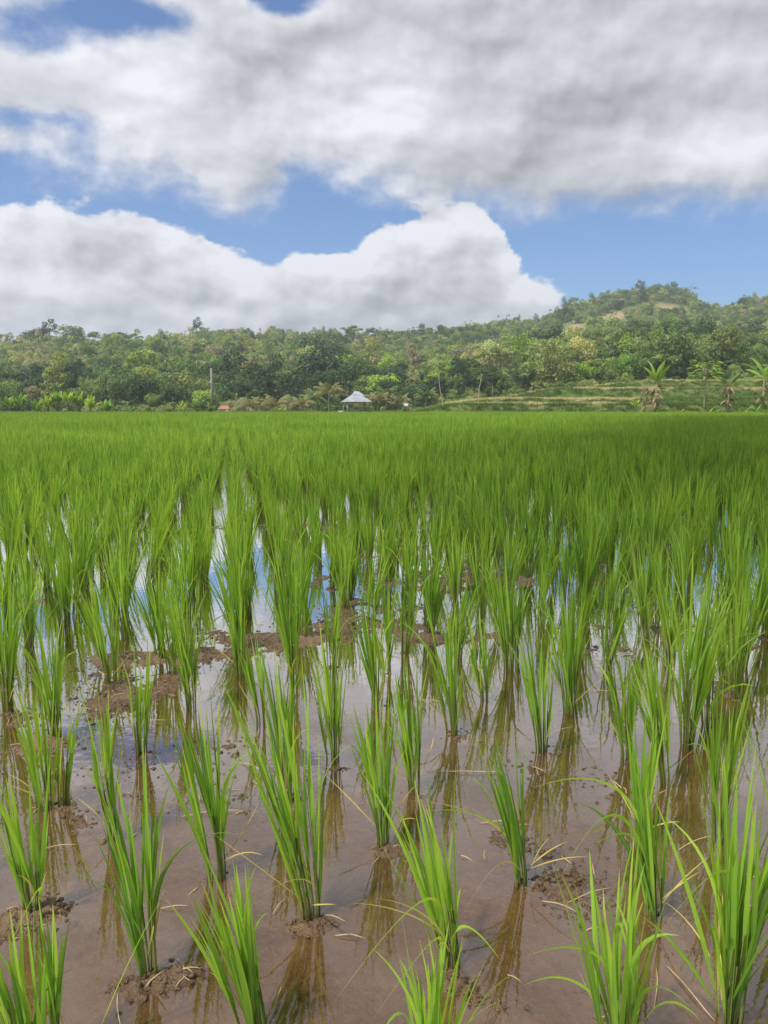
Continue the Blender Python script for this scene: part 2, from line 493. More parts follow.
# ------------------------------------------------------------------ mud and water
ISL = [(240, 742, 50, 12, .5), (20, 722, 30, 12, .7), (18, 925, 34, 16, .9), (60, 905, 34, 14, .8), (150, 990, 52, 18, .9), (190, 975, 36, 14, .8), (312, 928, 34, 12, .6), (455, 985, 44, 22, .9),
       (505, 1010, 42, 18, .7), (548, 872, 34, 30, .9), (590, 905, 40, 26, .6), (528, 768, 24, 10, .8), (110, 706, 44, 11, .8), (165, 690, 30, 10, .8), (75, 822, 26, 12, .8), (395, 852, 30, 10, .6),
       (640, 950, 40, 20, .7), (505, 838, 34, 18, .7), (40, 745, 40, 12, .7), (485, 640, 40, 8, .7), (560, 655, 40, 8, .5), (275, 640, 60, 8, .6), (200, 655, 40, 7, .7), (338, 770, 20, 7, .5), (20, 850, 30, 12, .5),
       (700, 680, 40, 9, .4), (610, 650, 40, 9, .5), (690, 960, 26, 16, .6), (425, 640, 26, 6, .5), (400, 905, 40, 12, .25), (265, 690, 26, 8, .6), (135, 660, 40, 8, .6)]
islw = []
for (px, py, rx, ry, k) in ISL:
    c = on_z(px, py); D = c[1]
    islw.append((c[0], c[1], rx * D / F, ry * D * D / (EYE * F) * 1.05, k))
maz = np.linspace(-42, 42, 560)
mr = .75 * (EDGE / .75) ** (np.linspace(0, 1, 860) ** 1.0)
A, RR = np.meshgrid(np.radians(maz), mr)
X = RR * np.tan(A) * 1.0; Y = RR - .0
X = X + 0; 
def mud_z(X, Y):
    n = fbm(X * 1.7 + 3, Y * 1.3 + 8, 4, .55)
    z = -.019 + .022 * n
    patch = sst(fbm(X * 1.15 + 40, Y * .9 + 7, 3), .02, .34) * sst(Y, 2.8, 3.6)
    z = z + .013 * patch
    for (a, b, rx, ry, k) in islw:
        w = np.exp(-(((X - a) / rx) ** 2 + ((Y - b) / ry) ** 2) ** 1.0)
        z = z + w * k * (.026 + .016 * fbm(X * 5 + 2, Y * 5, 3))
    for (a, b) in hand_xy:
        w = np.exp(-(((X - a - .01) ** 2 + (Y - b + .01) ** 2) / .055 ** 2))
        z = z + w * .012
    lump = fbm(X * 17, Y * 17, 4, .62)
    lump2 = np.abs(fbm(X * 34 + 5, Y * 34, 3, .6))
    up = sst(z, -.020, .000)
    z = z + up * (lump * .018 + (.22 - lump2) * .024) * np.clip(8 / np.maximum(Y, 1), .2, 1)
    return z
Z = mud_z(X, Y)
lx = np.array([[q[2], q[3]] for q in LAT if q[3] < 8])
for (a, b) in lx:
    sel = (np.abs(X - a) < .16) & (np.abs(Y - b) < .16)
    Z[sel] += .018 * np.exp(-(((X[sel] - a) ** 2 + (Y[sel] - b) ** 2) / .06 ** 2))
tag(link('mud', grid_mesh('mud', np.stack([X, Y, Z], -1), M_mud)), kind='structure')
gx, gy = np.meshgrid(np.linspace(-9, 9, 120), np.linspace(-6, 1.0, 50))
# coarse mud behind the camera, joined under the fine sheet
gz = -.03 + .012 * fbm(gx * 1.7, gy * 1.3, 3) - .0
tag(link('mud', grid_mesh('mud', np.stack([gx, gy, np.where(gy > .75, -.06, gz)], -1), M_mud)), kind='structure')
wb = MB(); wb.add([(-120, -40, 0), (120, -40, 0), (120, EDGE - .6, 0), (-120, EDGE - .6, 0)], [(0, 1, 2, 3)])
tag(wb.build('water', M_water), kind='structure')

# ------------------------------------------------------------------ rice plants
def blade(mb, pts, w, side, rv, v0=0.0, fold=.22, prof=None):
    n = len(pts)
    vs = []; at = []
    for k in range(n):
        t = k / (n - 1)
        tg = (pts[min(k + 1, n - 1)] - pts[max(k - 1, 0)]).normalized()
        s = side - tg * side.dot(tg)
        if s.length < 1e-5: s = Vector((1, 0, 0))
        s.normalize()
        nn = s.cross(tg)
        ww = w * (prof(t) if prof else (min(1, .45 + 2.2 * t) * (1 - t ** 2.6) ** .9 + .02))
        p = pts[k]
        vs += [p - s * ww * .5 + nn * fold * ww * .5, p - nn * fold * ww * .3, p + s * ww * .5 + nn * fold * ww * .5]
        v = v0 + (1 - v0) * t
        at += [(rv, v, 0.0), (rv, v, .5), (rv, v, 1.0)]
    fs = []
    for k in range(n - 1):
        a = k * 3
        fs += [(a, a + 1, a + 4, a + 3), (a + 1, a + 2, a + 5, a + 4)]
    mb.add(vs, fs, at)

def arc(p0, az_, tilt0, L, bend, n, power=1.6, twist=0.0):
    pts = [Vector(p0)]
    p = Vector(p0)
    for k in range(1, n):
        t = (k - .5) / (n - 1)
        ti = tilt0 + bend * t ** power
        a = az_ + twist * t
        d = Vector((math.sin(ti) * math.cos(a), math.sin(ti) * math.sin(a), math.cos(ti)))
        p = p + d * (L / (n - 1))
        pts.append(p.copy())
    return pts

def clump(r, H, nb, spread=1.0, lean=(0, 0), seg=9, wmul=1.0, stemseg=4):
    """leaves and stems of one hill of rice, height H, leaning by lean (m at the top)"""
    lv = MB(); sm = MB()
    lean = Vector((lean[0], lean[1], 0))
    til = max(6, int(nb / 2.5))
    def sh(p):
        f = max(p.z, 0) / H
        return p + lean * (f ** 1.15)
    made = 0
    for k in range(til):
        a = r.uniform(0, 2 * math.pi); rad = r.uniform(.003, .021) * (1 + .2 * spread)
        b = Vector((math.cos(a) * rad, math.sin(a) * rad, -.035))
        ti = r.uniform(0, .10) * spread + .01
        sl = H * r.uniform(.26, .42) + .035
        st = arc(b, a + r.uniform(-.5, .5), ti, sl, .04, stemseg)
        st = [sh(q) for q in st]
        rv = r.random()
        side = Vector((math.cos(a + 1.57), math.sin(a + 1.57), 0))
        sw = r.uniform(.0048, .0068) * wmul
        sm_pts = st
        blade(sm, sm_pts, sw, side, rv, 0, .6, lambda t: 1 - .25 * t)
        blade(sm, sm_pts, sw, Vector((side.y, -side.x, 0)), rv, 0, .6, lambda t: 1 - .25 * t)
        nl = 2 if r.random() < .45 else 3
        for q in range(nl):
            if made >= nb: break
            made += 1
            f = [.97, .62, .35][q] * r.uniform(.85, 1.0)
            i0 = min(int(f * (len(st) - 1)), len(st) - 2); fr_ = f * (len(st) - 1) - i0
            p0 = st[i0].lerp(st[i0 + 1], fr_)
            aa = a + r.gauss(0, .9)
            tl = abs(r.gauss(.04, .12)) * spread + .01 + .06 * q
            top = H * (r.uniform(.72, 1.08) if q < 2 else r.uniform(.42, .85))
            L = max(.12, (top - p0.z) / math.cos(min(tl, .6)) * 1.03)
            bend = abs(r.gauss(.0, .16)) * spread
            u_ = r.random()
            if u_ < .10 * spread: bend = r.uniform(.9, 1.7); L *= .95
            elif u_ < .20: bend += r.uniform(.2, .45)
            pts = arc(p0, aa, tl, L, bend, seg, r.uniform(1.4, 2.4), r.gauss(0, .25))
            out_ = []
            for k2, pp in enumerate(pts):
                dz = max(pp.z - p0.z, 0) / H
                out_.append(pp + lean * ((max(pp.z, 0) / H) ** 1.15 - (max(p0.z, 0) / H) ** 1.15))
            sd = Vector((math.cos(aa + 1.57 + r.gauss(0, .7)), math.sin(aa + 1.57 + r.gauss(0, .7)), r.gauss(0, .1)))
            blade(lv, out_, r.uniform(.0072, .0120) * wmul, sd, r.random(), .12)
    return lv, sm

def dead_mb(r, H, n=1):
    mb = MB()
    for k in range(n):
        a = r.uniform(0, 6.28)
        pts = arc((math.cos(a) * .02, math.sin(a) * .02, .05), a, r.uniform(.15, 1.0), H * r.uniform(.25, .5), r.uniform(.0, .8), 8, 1.5, r.gauss(0, .6))
        for p in pts: p.z = max(p.z, .006)
        blade(mb, pts, r.uniform(.0035, .0065), Vector((math.cos(a + 1.57), math.sin(a + 1.57), .2)), r.random(), 0, .5)
    return mb

def px_blade(mb, pxs, Y0, w, rv, base):
    """a long bent blade whose course was measured; px list, depth of the plant"""
    P = []
    for k, q in enumerate(pxs):
        P.append(Vector(at_y(q[0], q[1], q[2] if len(q) > 2 else Y0)) - Vector((base[0], base[1], 0)))
    out_ = []
    N = 12
    for k in range(N + 1):
        t = k / N
        if len(P) == 2: out_.append(P[0].lerp(P[1], t))
        else:
            a = P[0].lerp(P[1], t); b = P[1].lerp(P[2], t); out_.append(a.lerp(b, t))
    for p in out_: p.z = max(p.z, .008)
    blade(mb, out_, w, Vector((.35, -.25, .9)), rv, .1, .2)

EXTRA = {   # index of plant: [(course, width, random, dead?)]
 0: [([(150, 960, 1.46), (132, 885, 1.44), (50, 861, 1.42)], .0045, .3, 0), ([(148, 955, 1.44), (158, 905, 1.40), (150, 940, 1.38)], .004, .6, 1)],
 1: [([(40, 900, 1.62), (46, 862, 1.60), (8, 950, 1.52)], .0095, .7, 0)],
 6: [([(96, 1040, 1.30), (120, 975, 1.32), (164, 893, 1.36)], .0085, .7, 0)],
 3: [([(120, 815, 2.02), (118, 760, 2.0), (122, 800, 1.98)], .006, .9, 1)],
 9: [([(440, 930, 1.46), (448, 840, 1.42), (333, 1004, 1.30)], .0095, .75, 0), ([(440, 950, 1.45), (450, 905, 1.40), (371, 1022, 1.27)], .0075, .6, 0), ([(452, 940, 1.46), (462, 905, 1.42), (500, 960, 1.40)], .007, .7, 0),
     ([(445, 940, 1.47), (430, 905, 1.46), (376, 898, 1.44)], .0055, .95, 1), ([(444, 936, 1.48), (410, 905, 1.46), (352, 903, 1.47)], .005, .9, 1)],
 7: [([(316, 890, 1.64), (306, 865, 1.62), (258, 897, 1.60)], .004, .6, 1), ([(314, 880, 1.66), (300, 862, 1.66), (292, 842, 1.68)], .005, .8, 1)],
 10: [([(425, 1060, 1.20), (418, 985, 1.20), (372, 948, 1.22)], .008, .5, 0), ([(450, 1060, 1.20), (480, 990, 1.20), (512, 975, 1.22)], .010, .7, 0)],
 11: [([(518, 850, 1.80), (490, 800, 1.80), (420, 812, 1.80)], .0055, .8, 0), ([(515, 845, 1.82), (480, 802, 1.84), (408, 800, 1.86)], .005, .9, 1), ([(520, 870, 1.77), (500, 840, 1.75), (462, 918, 1.66)], .004, .5, 1),
      ([(524, 830, 1.8), (512, 790, 1.8), (496, 765, 1.8)], .006, .95, 1)],
 12: [([(616, 1000, 1.24), (612, 925, 1.24), (528, 955, 1.24)], .0095, .6, 0), ([(618, 1000, 1.22), (610, 850, 1.20), (635, 990, 1.16)], .008, .8, 0), ([(640, 1000, 1.25), (630, 920, 1.27), (615, 900, 1.30)], .007, .4, 0),
      ([(606, 1010, 1.26), (572, 960, 1.28), (525, 985, 1.3)], .0075, .4, 0), ([(645, 1020, 1.2), (668, 985, 1.2), (700, 1020, 1.2)], .008, .5, 0)],
 13: [([(648, 880, 1.66), (648, 745, 1.68), (532, 788, 1.72)], .0085, .5, 0), ([(646, 860, 1.64), (616, 760, 1.62), (560, 880, 1.56)], .0085, .6, 0), ([(648, 870, 1.65), (640, 810, 1.64), (590, 848, 1.62)], .0085, .4, 0)],
 14: [([(715, 990, 1.38), (690, 880, 1.40), (655, 800, 1.42)], .010, .5, 0), ([(722, 990, 1.36), (770, 780, 1.34), (658, 935, 1.30)], .0095, .6, 0), ([(722, 1000, 1.33), (715, 920, 1.32), (722, 968, 1.3)], .007, .8, 1),
      ([(718, 990, 1.37), (716, 900, 1.38), (735, 850, 1.40)], .006, .95, 1), ([(712, 1000, 1.35), (680, 940, 1.36), (640, 915, 1.38)], .008, .3, 0)],
 37: [([(690, 700, 2.5), (715, 590, 2.46), (768, 600, 2.4)], .008, .9, 0)],
}
def nth(n):
    w = ['first', 'second', 'third', 'fourth', 'fifth', 'sixth', 'seventh', 'eighth', 'ninth', 'tenth', 'eleventh', 'twelfth', 'thirteenth', 'fourteenth', 'fifteenth', 'sixteenth', 'seventeenth', 'eighteenth', 'nineteenth', 'twentieth']
    return w[n] if n < 20 else 'last'
rg = 'rice plants set out in the flooded paddy'
for k, h in enumerate(HAND):
    r = random.Random(100 + k)
    b = hand_xy[k]
    tip = at_y(h[2], h[3], b[1] + .02)
    H = max(.30, min(.80, tip[2])) / 1.0
    e = empty('rice_plant', (b[0], b[1], 0))
    tag(e, h[6], 'rice plant', rg)
    lv, sm = clump(r, H, int(h[4] * (1.15 if h[5] < 1.12 else 1.4)), h[5] * .68, (tip[0] - b[0], .02), 11)
    dms = [dead_mb(r, H, 1) for _ in range(1 + (k % 3))]
    for (c, w_, rv, dead) in EXTRA.get(k, []):
        if dead: dms.append(MB())
        px_blade(dms[-1] if dead else lv, c, b[1], w_, rv, b)
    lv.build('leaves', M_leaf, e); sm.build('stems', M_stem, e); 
    for dm in dms: dm.build('withered_leaf', M_dead, e)

VAR = []
for k in range(14):
    r = random.Random(500 + k)
    H = .50
    lv, sm = clump(r, H, r.randint(20, 38), r.uniform(.4, .95), (r.uniform(-.06, .02), r.uniform(-.03, .03)), 7, 1.0, 3)
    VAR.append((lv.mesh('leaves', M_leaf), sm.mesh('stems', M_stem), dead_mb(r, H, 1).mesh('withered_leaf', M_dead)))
def hgt(x, y):
    base = .43 + .10 * float(sst(np.float64(y), 2.5, 6)) + .05 * float(sst(np.float64(x / max(y, .5)), .1, .5))
    return base + .06 * float(fbm(np.float64(x * .5), np.float64(y * .5), 2))
def put_rice(x, y, label, r, proto):
    lv, sm, dd = proto
    e = empty('rice_plant', (x, y, 0), r.uniform(0, 6.283))
    s = hgt(x, y) / .5 * r.uniform(.88, 1.1)
    e.scale = (s * r.uniform(.9, 1.1),) * 2 + (s,)
    e.rotation_euler = (r.gauss(0, .05), r.gauss(-.05, .05), r.uniform(0, 6.283))
    tag(e, label, 'rice plant', rg)
    link('leaves', lv, e); link('stems', sm, e)
    if r.random() < .35 and y < 5: link('withered_leaf', dd, e)
    return e
LAT.sort(key=lambda q: q[3] - 1000 * (0))
infr = [q for q in LAT if abs(q[2]) < .52 * q[3] + .15]
outfr = [q for q in LAT if not abs(q[2]) < .52 * q[3] + .15]
single = infr[:300 - len(HAND)]
rows = {}
for q in single: rows.setdefault(q[1], []).append(q)
rkeys = sorted(rows, key=lambda j: -j)
rkeys = sorted(rows)
r = random.Random(77)
for ri, j in enumerate(rkeys):
    row = sorted(rows[j], key=lambda q: q[2] / q[3])
    for ni, q in enumerate(row):
        s = q[2] / q[3]
        part = 'left' if s < -.17 else ('right' if s > .17 else 'middle')
        if ri < 14:
            lab = f'upright rice plant, {nth(ni)} from the left in the {nth(ri)} slanting row behind the foreground plants'
        else:
            lab = f'slender rice plant in the crowded rows at middle distance, {part} of the paddy'
        put_rice(q[2], q[3], lab, r, VAR[r.randrange(14)])

# the rest of the paddy: more plants than can be told apart
lib = bpy.data.collections.new('rice_kinds')
for k in range(6):
    lv, sm, dd = VAR[k]
    mb = MB()
    r = random.Random(900 + k)
    c_l, c_s = clump(r, .5, r.randint(20, 30), r.uniform(.4, .9), (r.uniform(-.04, .02), 0), 5, 1.15, 3)
    c_l.v += c_s.v and []  # leaves only, stems joined below
    n0 = len(c_l.v)
    c_l.add(c_s.v, c_s.f, c_s.a, 1)
    me = c_l.mesh(f'clump_{k}', [M_leaf, M_stem])
    o = bpy.data.objects.new(f'kind_a_{k}', me); lib.objects.link(o)
for k in range(4):
    r = random.Random(950 + k)
    big = MB()
    for i in range(5):
        for j in range(4):
            c_l, c_s = clump(r, .5 * r.uniform(.85, 1.15), 17, 1.25, (0, 0), 4, 1.9, 2)
            ox = (i - 2) * .29 + r.uniform(-.07, .07); oy = (j - 1.5) * .36 + r.uniform(-.08, .08)
            big.add([(v[0] + ox, v[1] + oy, v[2]) for v in c_l.v], c_l.f, c_l.a, 0)
    me = big.mesh(f'patch_{k}', [M_leaf, M_stem])
    o = bpy.data.objects.new(f'kind_b_{k}', me); lib.objects.link(o)

def scatter(name, pts, kinds, rots, scls, coll, label, cat, mat=None):
    """one object whose copies stand on its points"""
    me = bpy.data.meshes.new(name)
    P = np.array(pts, dtype=np.float32)
    me.vertices.add(len(P)); me.vertices.foreach_set('co', P.ravel())
    a = me.attributes.new('kind_index', 'INT', 'POINT'); a.data.foreach_set('value', np.array(kinds, dtype=np.int32))
    a = me.attributes.new('turn', 'FLOAT_VECTOR', 'POINT'); a.data.foreach_set('vector', np.array(rots, dtype=np.float32).ravel())
    a = me.attributes.new('size', 'FLOAT_VECTOR', 'POINT'); a.data.foreach_set('vector', np.array(scls, dtype=np.float32).ravel())
    o = link(name, me)
    ng = bpy.data.node_groups.new(name, 'GeometryNodeTree')
    ng.interface.new_socket('Geometry', in_out='INPUT', socket_type='NodeSocketGeometry')
    ng.interface.new_socket('Geometry', in_out='OUTPUT', socket_type='NodeSocketGeometry')
    N = ng.nodes
    gi = N.new('NodeGroupInput'); go = N.new('NodeGroupOutput')
    ci = N.new('GeometryNodeCollectionInfo'); ci.inputs[0].default_value = coll; ci.inputs['Separate Children'].default_value = True
    ci.inputs['Reset Children'].default_value = True
    ip = N.new('GeometryNodeInstanceOnPoints'); ip.inputs['Pick Instance'].default_value = True
    def na(n_, ty):
        q = N.new('GeometryNodeInputNamedAttribute'); q.data_type = ty; q.inputs[0].default_value = n_; return q.outputs[0]
    e2r = N.new('FunctionNodeEulerToRotation')
    L = ng.links
    L.new(gi.outputs[0], ip.inputs['Points']); L.new(ci.outputs[0], ip.inputs['Instance'])
    L.new(na('kind_index', 'INT'), ip.inputs['Instance Index'])
    L.new(na('turn', 'FLOAT_VECTOR'), e2r.inputs[0]); L.new(e2r.outputs[0], ip.inputs['Rotation'])
    L.new(na('size', 'FLOAT_VECTOR'), ip.inputs['Scale'])
    L.new(ip.outputs[0], go.inputs[0])
    mo = o.modifiers.new('copies', 'NODES'); mo.node_group = ng
    tag(o, label, cat, kind='stuff')
    return o
pts = []; kd = []; rt = []; sc = []
r = random.Random(31)
for q in infr[300 - len(HAND):] + outfr + SIDE:
    x, y = q[2], q[3]
    s = hgt(x, y) / .5 * r.uniform(.88, 1.12)
    pts.append((x, y, 0)); kd.append(r.randrange(6)); rt.append((r.gauss(0, .04), r.gauss(-.03, .04), r.uniform(0, 6.28))); sc.append((s * 1.05, s * 1.05, s))
pw, pd = 1.42, 1.42
ang = math.atan2(cd[0], cd[1])
for j in range(0, 48):
    y = 30.2 + j * 1.28
    if y > EDGE - 1.4: break
    nx = int((.62 * y + 4) / 1.3)
    for i in range(-nx, nx + 1):
        x = i * 1.36 + (j % 2) * .6 + r.uniform(-.1, .1)
        s = (.64 + .10 * float(fbm(np.float64(x * .12), np.float64(y * .12), 3)) ) / .5 * r.uniform(.92, 1.08)
        pts.append((x, y + r.uniform(-.1, .1), 0)); kd.append(6 + r.randrange(4)); rt.append((0, 0, r.choice([0, math.pi]) + r.uniform(-.1, .1))); sc.append((1.0, 1.0, s))
scatter('rice', pts, kd, rt, sc, lib, 'dense green rice filling the paddy beyond the near rows up to the far edge', 'rice')

# straws lying on mud and water
SPOT = [(215, 812, 100, .17, 'long pale dry straw lying behind the leaning rice plant, left foreground'), (278, 905, -15, .05, 'short dry straw on the mud at the foot of the tall leaning plant'), (335, 916, 70, .05, 'pale straw end lying right of the tall leaning plant'),
        (120, 1010, 25, .09, 'thick broken stalk lying on the lumpy mud mound, low left'), (175, 905, 95, .06, 'small straw afloat between two left foreground plants'), (590, 893, 110, .12, 'dry straw across the mud flat right of the yellow bladed plant'),
        (560, 905, 60, .08, 'straw lying on the brown mud flat below the yellow bladed plant'), (700, 840, 120, .14, 'pale straw lying beside the loose plant at right'), (690, 990, 20, .13, 'bent dry stalk beside the biggest plant, bottom right'),
        (655, 985, 160, .10, 'dry stalk lying between the two biggest right foreground plants'), (470, 770, 85, .2, 'long yellowish straw floating in the centre pool'), (430, 700, 75, .12, 'thin straw floating in bright water behind the centre plants'),
        (350, 935, 80, .06, 'short straw floating in open brown water, lower centre'), (250, 765, 60, .09, 'straw lying on the mud hump left of centre'), (60, 845, 110, .08, 'straw on the wet mud near the left edge'),
        (500, 820, 100, .1, 'straw resting behind the yellow bladed plant'), (610, 690, 80, .16, 'straw afloat between the right middle plants'), (150, 720, 95, .12, 'dry straw on the mud ridge at far left')]
for k, (px, py, a, L, lab) in enumerate(SPOT):
    r = random.Random(300 + k)
    c = on_z(px, py, .008)
    zz = float(mud_z(np.array([c[0]]), np.array([c[1]]))[0])
    mb = MB()
    pts_ = []
    for i in range(7):
        t_ = i / 6 - .5
        pts_.append((t_ * L * 1.2, .05 * L * math.cos(t_ * 3 + k), .003 * math.cos(t_ * 5) + .003))
    mb.tube(pts_, [.0008, .0013, .0015, .0015, .0014, .0010, .0005], 5)
    o = mb.build('straw', M_straw)
    o.location = (c[0], c[1], max(zz, 0) + .002); o.rotation_euler = (0, 0, R(90 - a) if False else R(a - 90 + 0))
    tag(o, lab, 'straw', 'dry straws lying in the paddy')

# crumbs of mud and bits of stubble on the wet ground
dl = bpy.data.collections.new('crumb_kinds')
for k in range(5):
    mb = MB(); rr_ = random.Random(640 + k)
    if k < 3:
        vs = []; nu, nv = 7, 5
        for i in range(nv + 1):
            for j in range(nu):
                th = math.pi * i / nv; ph = 2 * math.pi * j / nu
                q = 1 + rr_.uniform(-.3, .3) * (0 if i in (0, nv) else 1)
                vs.append((math.sin(th) * math.cos(ph) * q, math.sin(th) * math.sin(ph) * q * .8, math.cos(th) * .5 * q))
        mb.add(vs, [(i * nu + j, (i + 1) * nu + j, (i + 1) * nu + (j + 1) % nu, i * nu + (j + 1) % nu) for i in range(nv) for j in range(nu)])
        me = mb.mesh(f'crumb_{k}', M_mud)
    else:
        mb.tube([(-3, 0, .1), (-1, .3, .35), (1, .1, .3), (3, -.4, .1)], [.18, .22, .2, .12], 5)
        me = mb.mesh(f'crumb_{k}', M_straw)
    dl.objects.link(bpy.data.objects.new(f'crumb_{k}', me))
DX = rng.uniform(-1, 1, 60000); DY = 1.0 + rng.random(60000) ** 1.3 * 5.5; DX = DX * .56 * DY
DZ = mud_z(DX, DY)
pts = []; kd = []; rt = []; sc = []
r = random.Random(12)
for x_, y_, z_ in zip(DX, DY, DZ):
    p_ = 1.0 if z_ > -.004 else (.25 if z_ > -.012 else .04)
    if r.random() > p_ * .42: continue
    k = r.randrange(3) if r.random() < .94 else 3 + r.randrange(2)
    s_ = r.uniform(.0025, .0085) * (1 if r.random() < .9 else 1.5)
    if k > 2: s_ = r.uniform(.003, .009)
    zz = max(z_, 0.0) if (k > 2 or z_ > -.012) else z_
    pts.append((x_, y_, zz)); kd.append(k); rt.append((r.uniform(-.3, .3), r.uniform(-.3, .3), r.uniform(0, 6.28))); sc.append((s_, s_, s_))
scatter('mud_crumbs', pts, kd, rt, sc, dl, 'small mud crumbs and stubble bits on the wet mud between the near plants', 'mud crumbs')

# ------------------------------------------------------------------ trees
def crown_mb(r, kind):
    """leaf clumps on a crown of unit size: radius about 1, centre at z=0"""
    mb = MB()
    blobs = []
    if kind == 'round':
        for k in range(22):
            v = Vector((r.gauss(0, 1), r.gauss(0, 1), r.gauss(0, .8))).normalized()
            blobs.append((Vector((v.x * .66, v.y * .66, v.z * .60)) * r.uniform(.75, 1.08), r.uniform(.26, .42)))
        blobs.append((Vector((0, 0, 0)), .55))
    elif kind == 'tall':
        for k in range(24):
            zz = r.uniform(-.95, 1.2); w_ = .60 * math.sqrt(max(0, 1 - ((zz - .05) / 1.25) ** 2))
            a = r.uniform(0, 6.28)
            blobs.append((Vector((math.cos(a) * w_ * r.uniform(.5, 1), math.sin(a) * w_ * r.uniform(.5, 1), zz)), r.uniform(.22, .36)))
    elif kind == 'umbrella':
        for k in range(20):
            a = r.uniform(0, 6.28); q = math.sqrt(r.random())
            blobs.append((Vector((math.cos(a) * q, math.sin(a) * q, .28 * (1 - q * q) + r.choice([-.12, .05, .12]))), r.uniform(.20, .32)))
    elif kind == 'ragged':
        for k in range(19):
            v = Vector((r.gauss(0, .48), r.gauss(0, .48), r.gauss(0, .52)))
            blobs.append((v, r.uniform(.16, .36)))
    flat = .42 if kind == 'umbrella' else .85
    for (c, rad) in blobs:
        n = int(52 * (rad / .3) ** 1.6)
        tone = r.random()
        for k in range(n):
            v = Vector((r.gauss(0, 1), r.gauss(0, 1), r.gauss(0, 1))).normalized()
            if v.z < -.3 and r.random() < .5: v.z = -v.z
            p = c + Vector((v.x, v.y, v.z * flat)) * rad * (r.random() ** .35)
            nn = (v * 1.0 + Vector((r.gauss(0, .5), r.gauss(0, .5), r.gauss(0, .5) + .35))).normalized()
            u = nn.cross(Vector((r.gauss(0, 1), r.gauss(0, 1), r.gauss(0, 1)))).normalized(); w = nn.cross(u)
            s = r.uniform(.045, .085)
            a1 = r.uniform(.6, 1.3)
            m_ = min(1, max(0, tone * .6 + r.random() * .4))
            mb.add([p - u * s, p - w * s * a1 * .6 + nn * s * .2, p + u * s * 1.1, p + w * s * a1 * .6 - nn * s * .15], [(0, 1, 2, 3)], [(m_, .5, .5)] * 4)
    return mb
def trunk_mb(r, th=1.0, rad=.045, lim=6, pale=False):
    """trunk from z=0 to z=th, limbs into the crown above"""
    mb = MB()
    off = Vector((r.uniform(-.06, .06), r.uniform(-.06, .06), 0))
    mb.tube([(0, 0, -.25), off * .4 + Vector((0, 0, th * .5)), off + Vector((0, 0, th)), off * 1.4 + Vector((0, 0, th + .6))], [rad * 1.4, rad, rad * .8, rad * .35], 6)
    for k in range(lim):
        a = r.uniform(0, 6.28); z0 = th * r.uniform(.6, 1.1)
        L = r.uniform(.45, .8)
        p0 = off * (z0 / th) + Vector((0, 0, z0))
        d = Vector((math.cos(a), math.sin(a), r.uniform(.5, 1.1))).normalized()
        mb.tube([p0, p0 + d * L * .5 + Vector((0, 0, .03)), p0 + d * L], [rad * .5, rad * .33, rad * .12], 5)
    return mb
KINDS = ['round', 'round', 'tall', 'umbrella', 'ragged', 'round', 'tall', 'ragged']
CROWN = []; TRUNK = []
for k, kd_ in enumerate(KINDS):
    r = random.Random(40 + k)
    CROWN.append(crown_mb(r, kd_)); TRUNK.append(trunk_mb(r, 1.0, .045 if kd_ != 'umbrella' else .035))
CR_ME = [c.mesh('crown', M_fol) for c in CROWN]
TR_ME = [c.mesh('trunk', M_bark if k % 2 == 0 else M_palebark) for k, c in enumerate(TRUNK)]
wl = bpy.data.collections.new('wood_kinds')
for k in range(8):
    big = MB()
    big.add([(v[0], v[1], v[2] + 1.55) for v in CROWN[k].v], CROWN[k].f, CROWN[k].a, 0)
    big.add(TRUNK[k].v, TRUNK[k].f, TRUNK[k].a, 1)
    o = bpy.data.objects.new(f'wood_{k}', big.mesh(f'wood_{k}', [M_wood_leaf, M_bark])); wl.objects.link(o)

def to_px(x, y, z):
    dy = y * math.cos(PITCH) - (z - EYE) * math.sin(PITCH); dz = y * math.sin(PITCH) + (z - EYE) * math.cos(PITCH)
    return 384 + F * x / dy, 512 - F * dz / dy

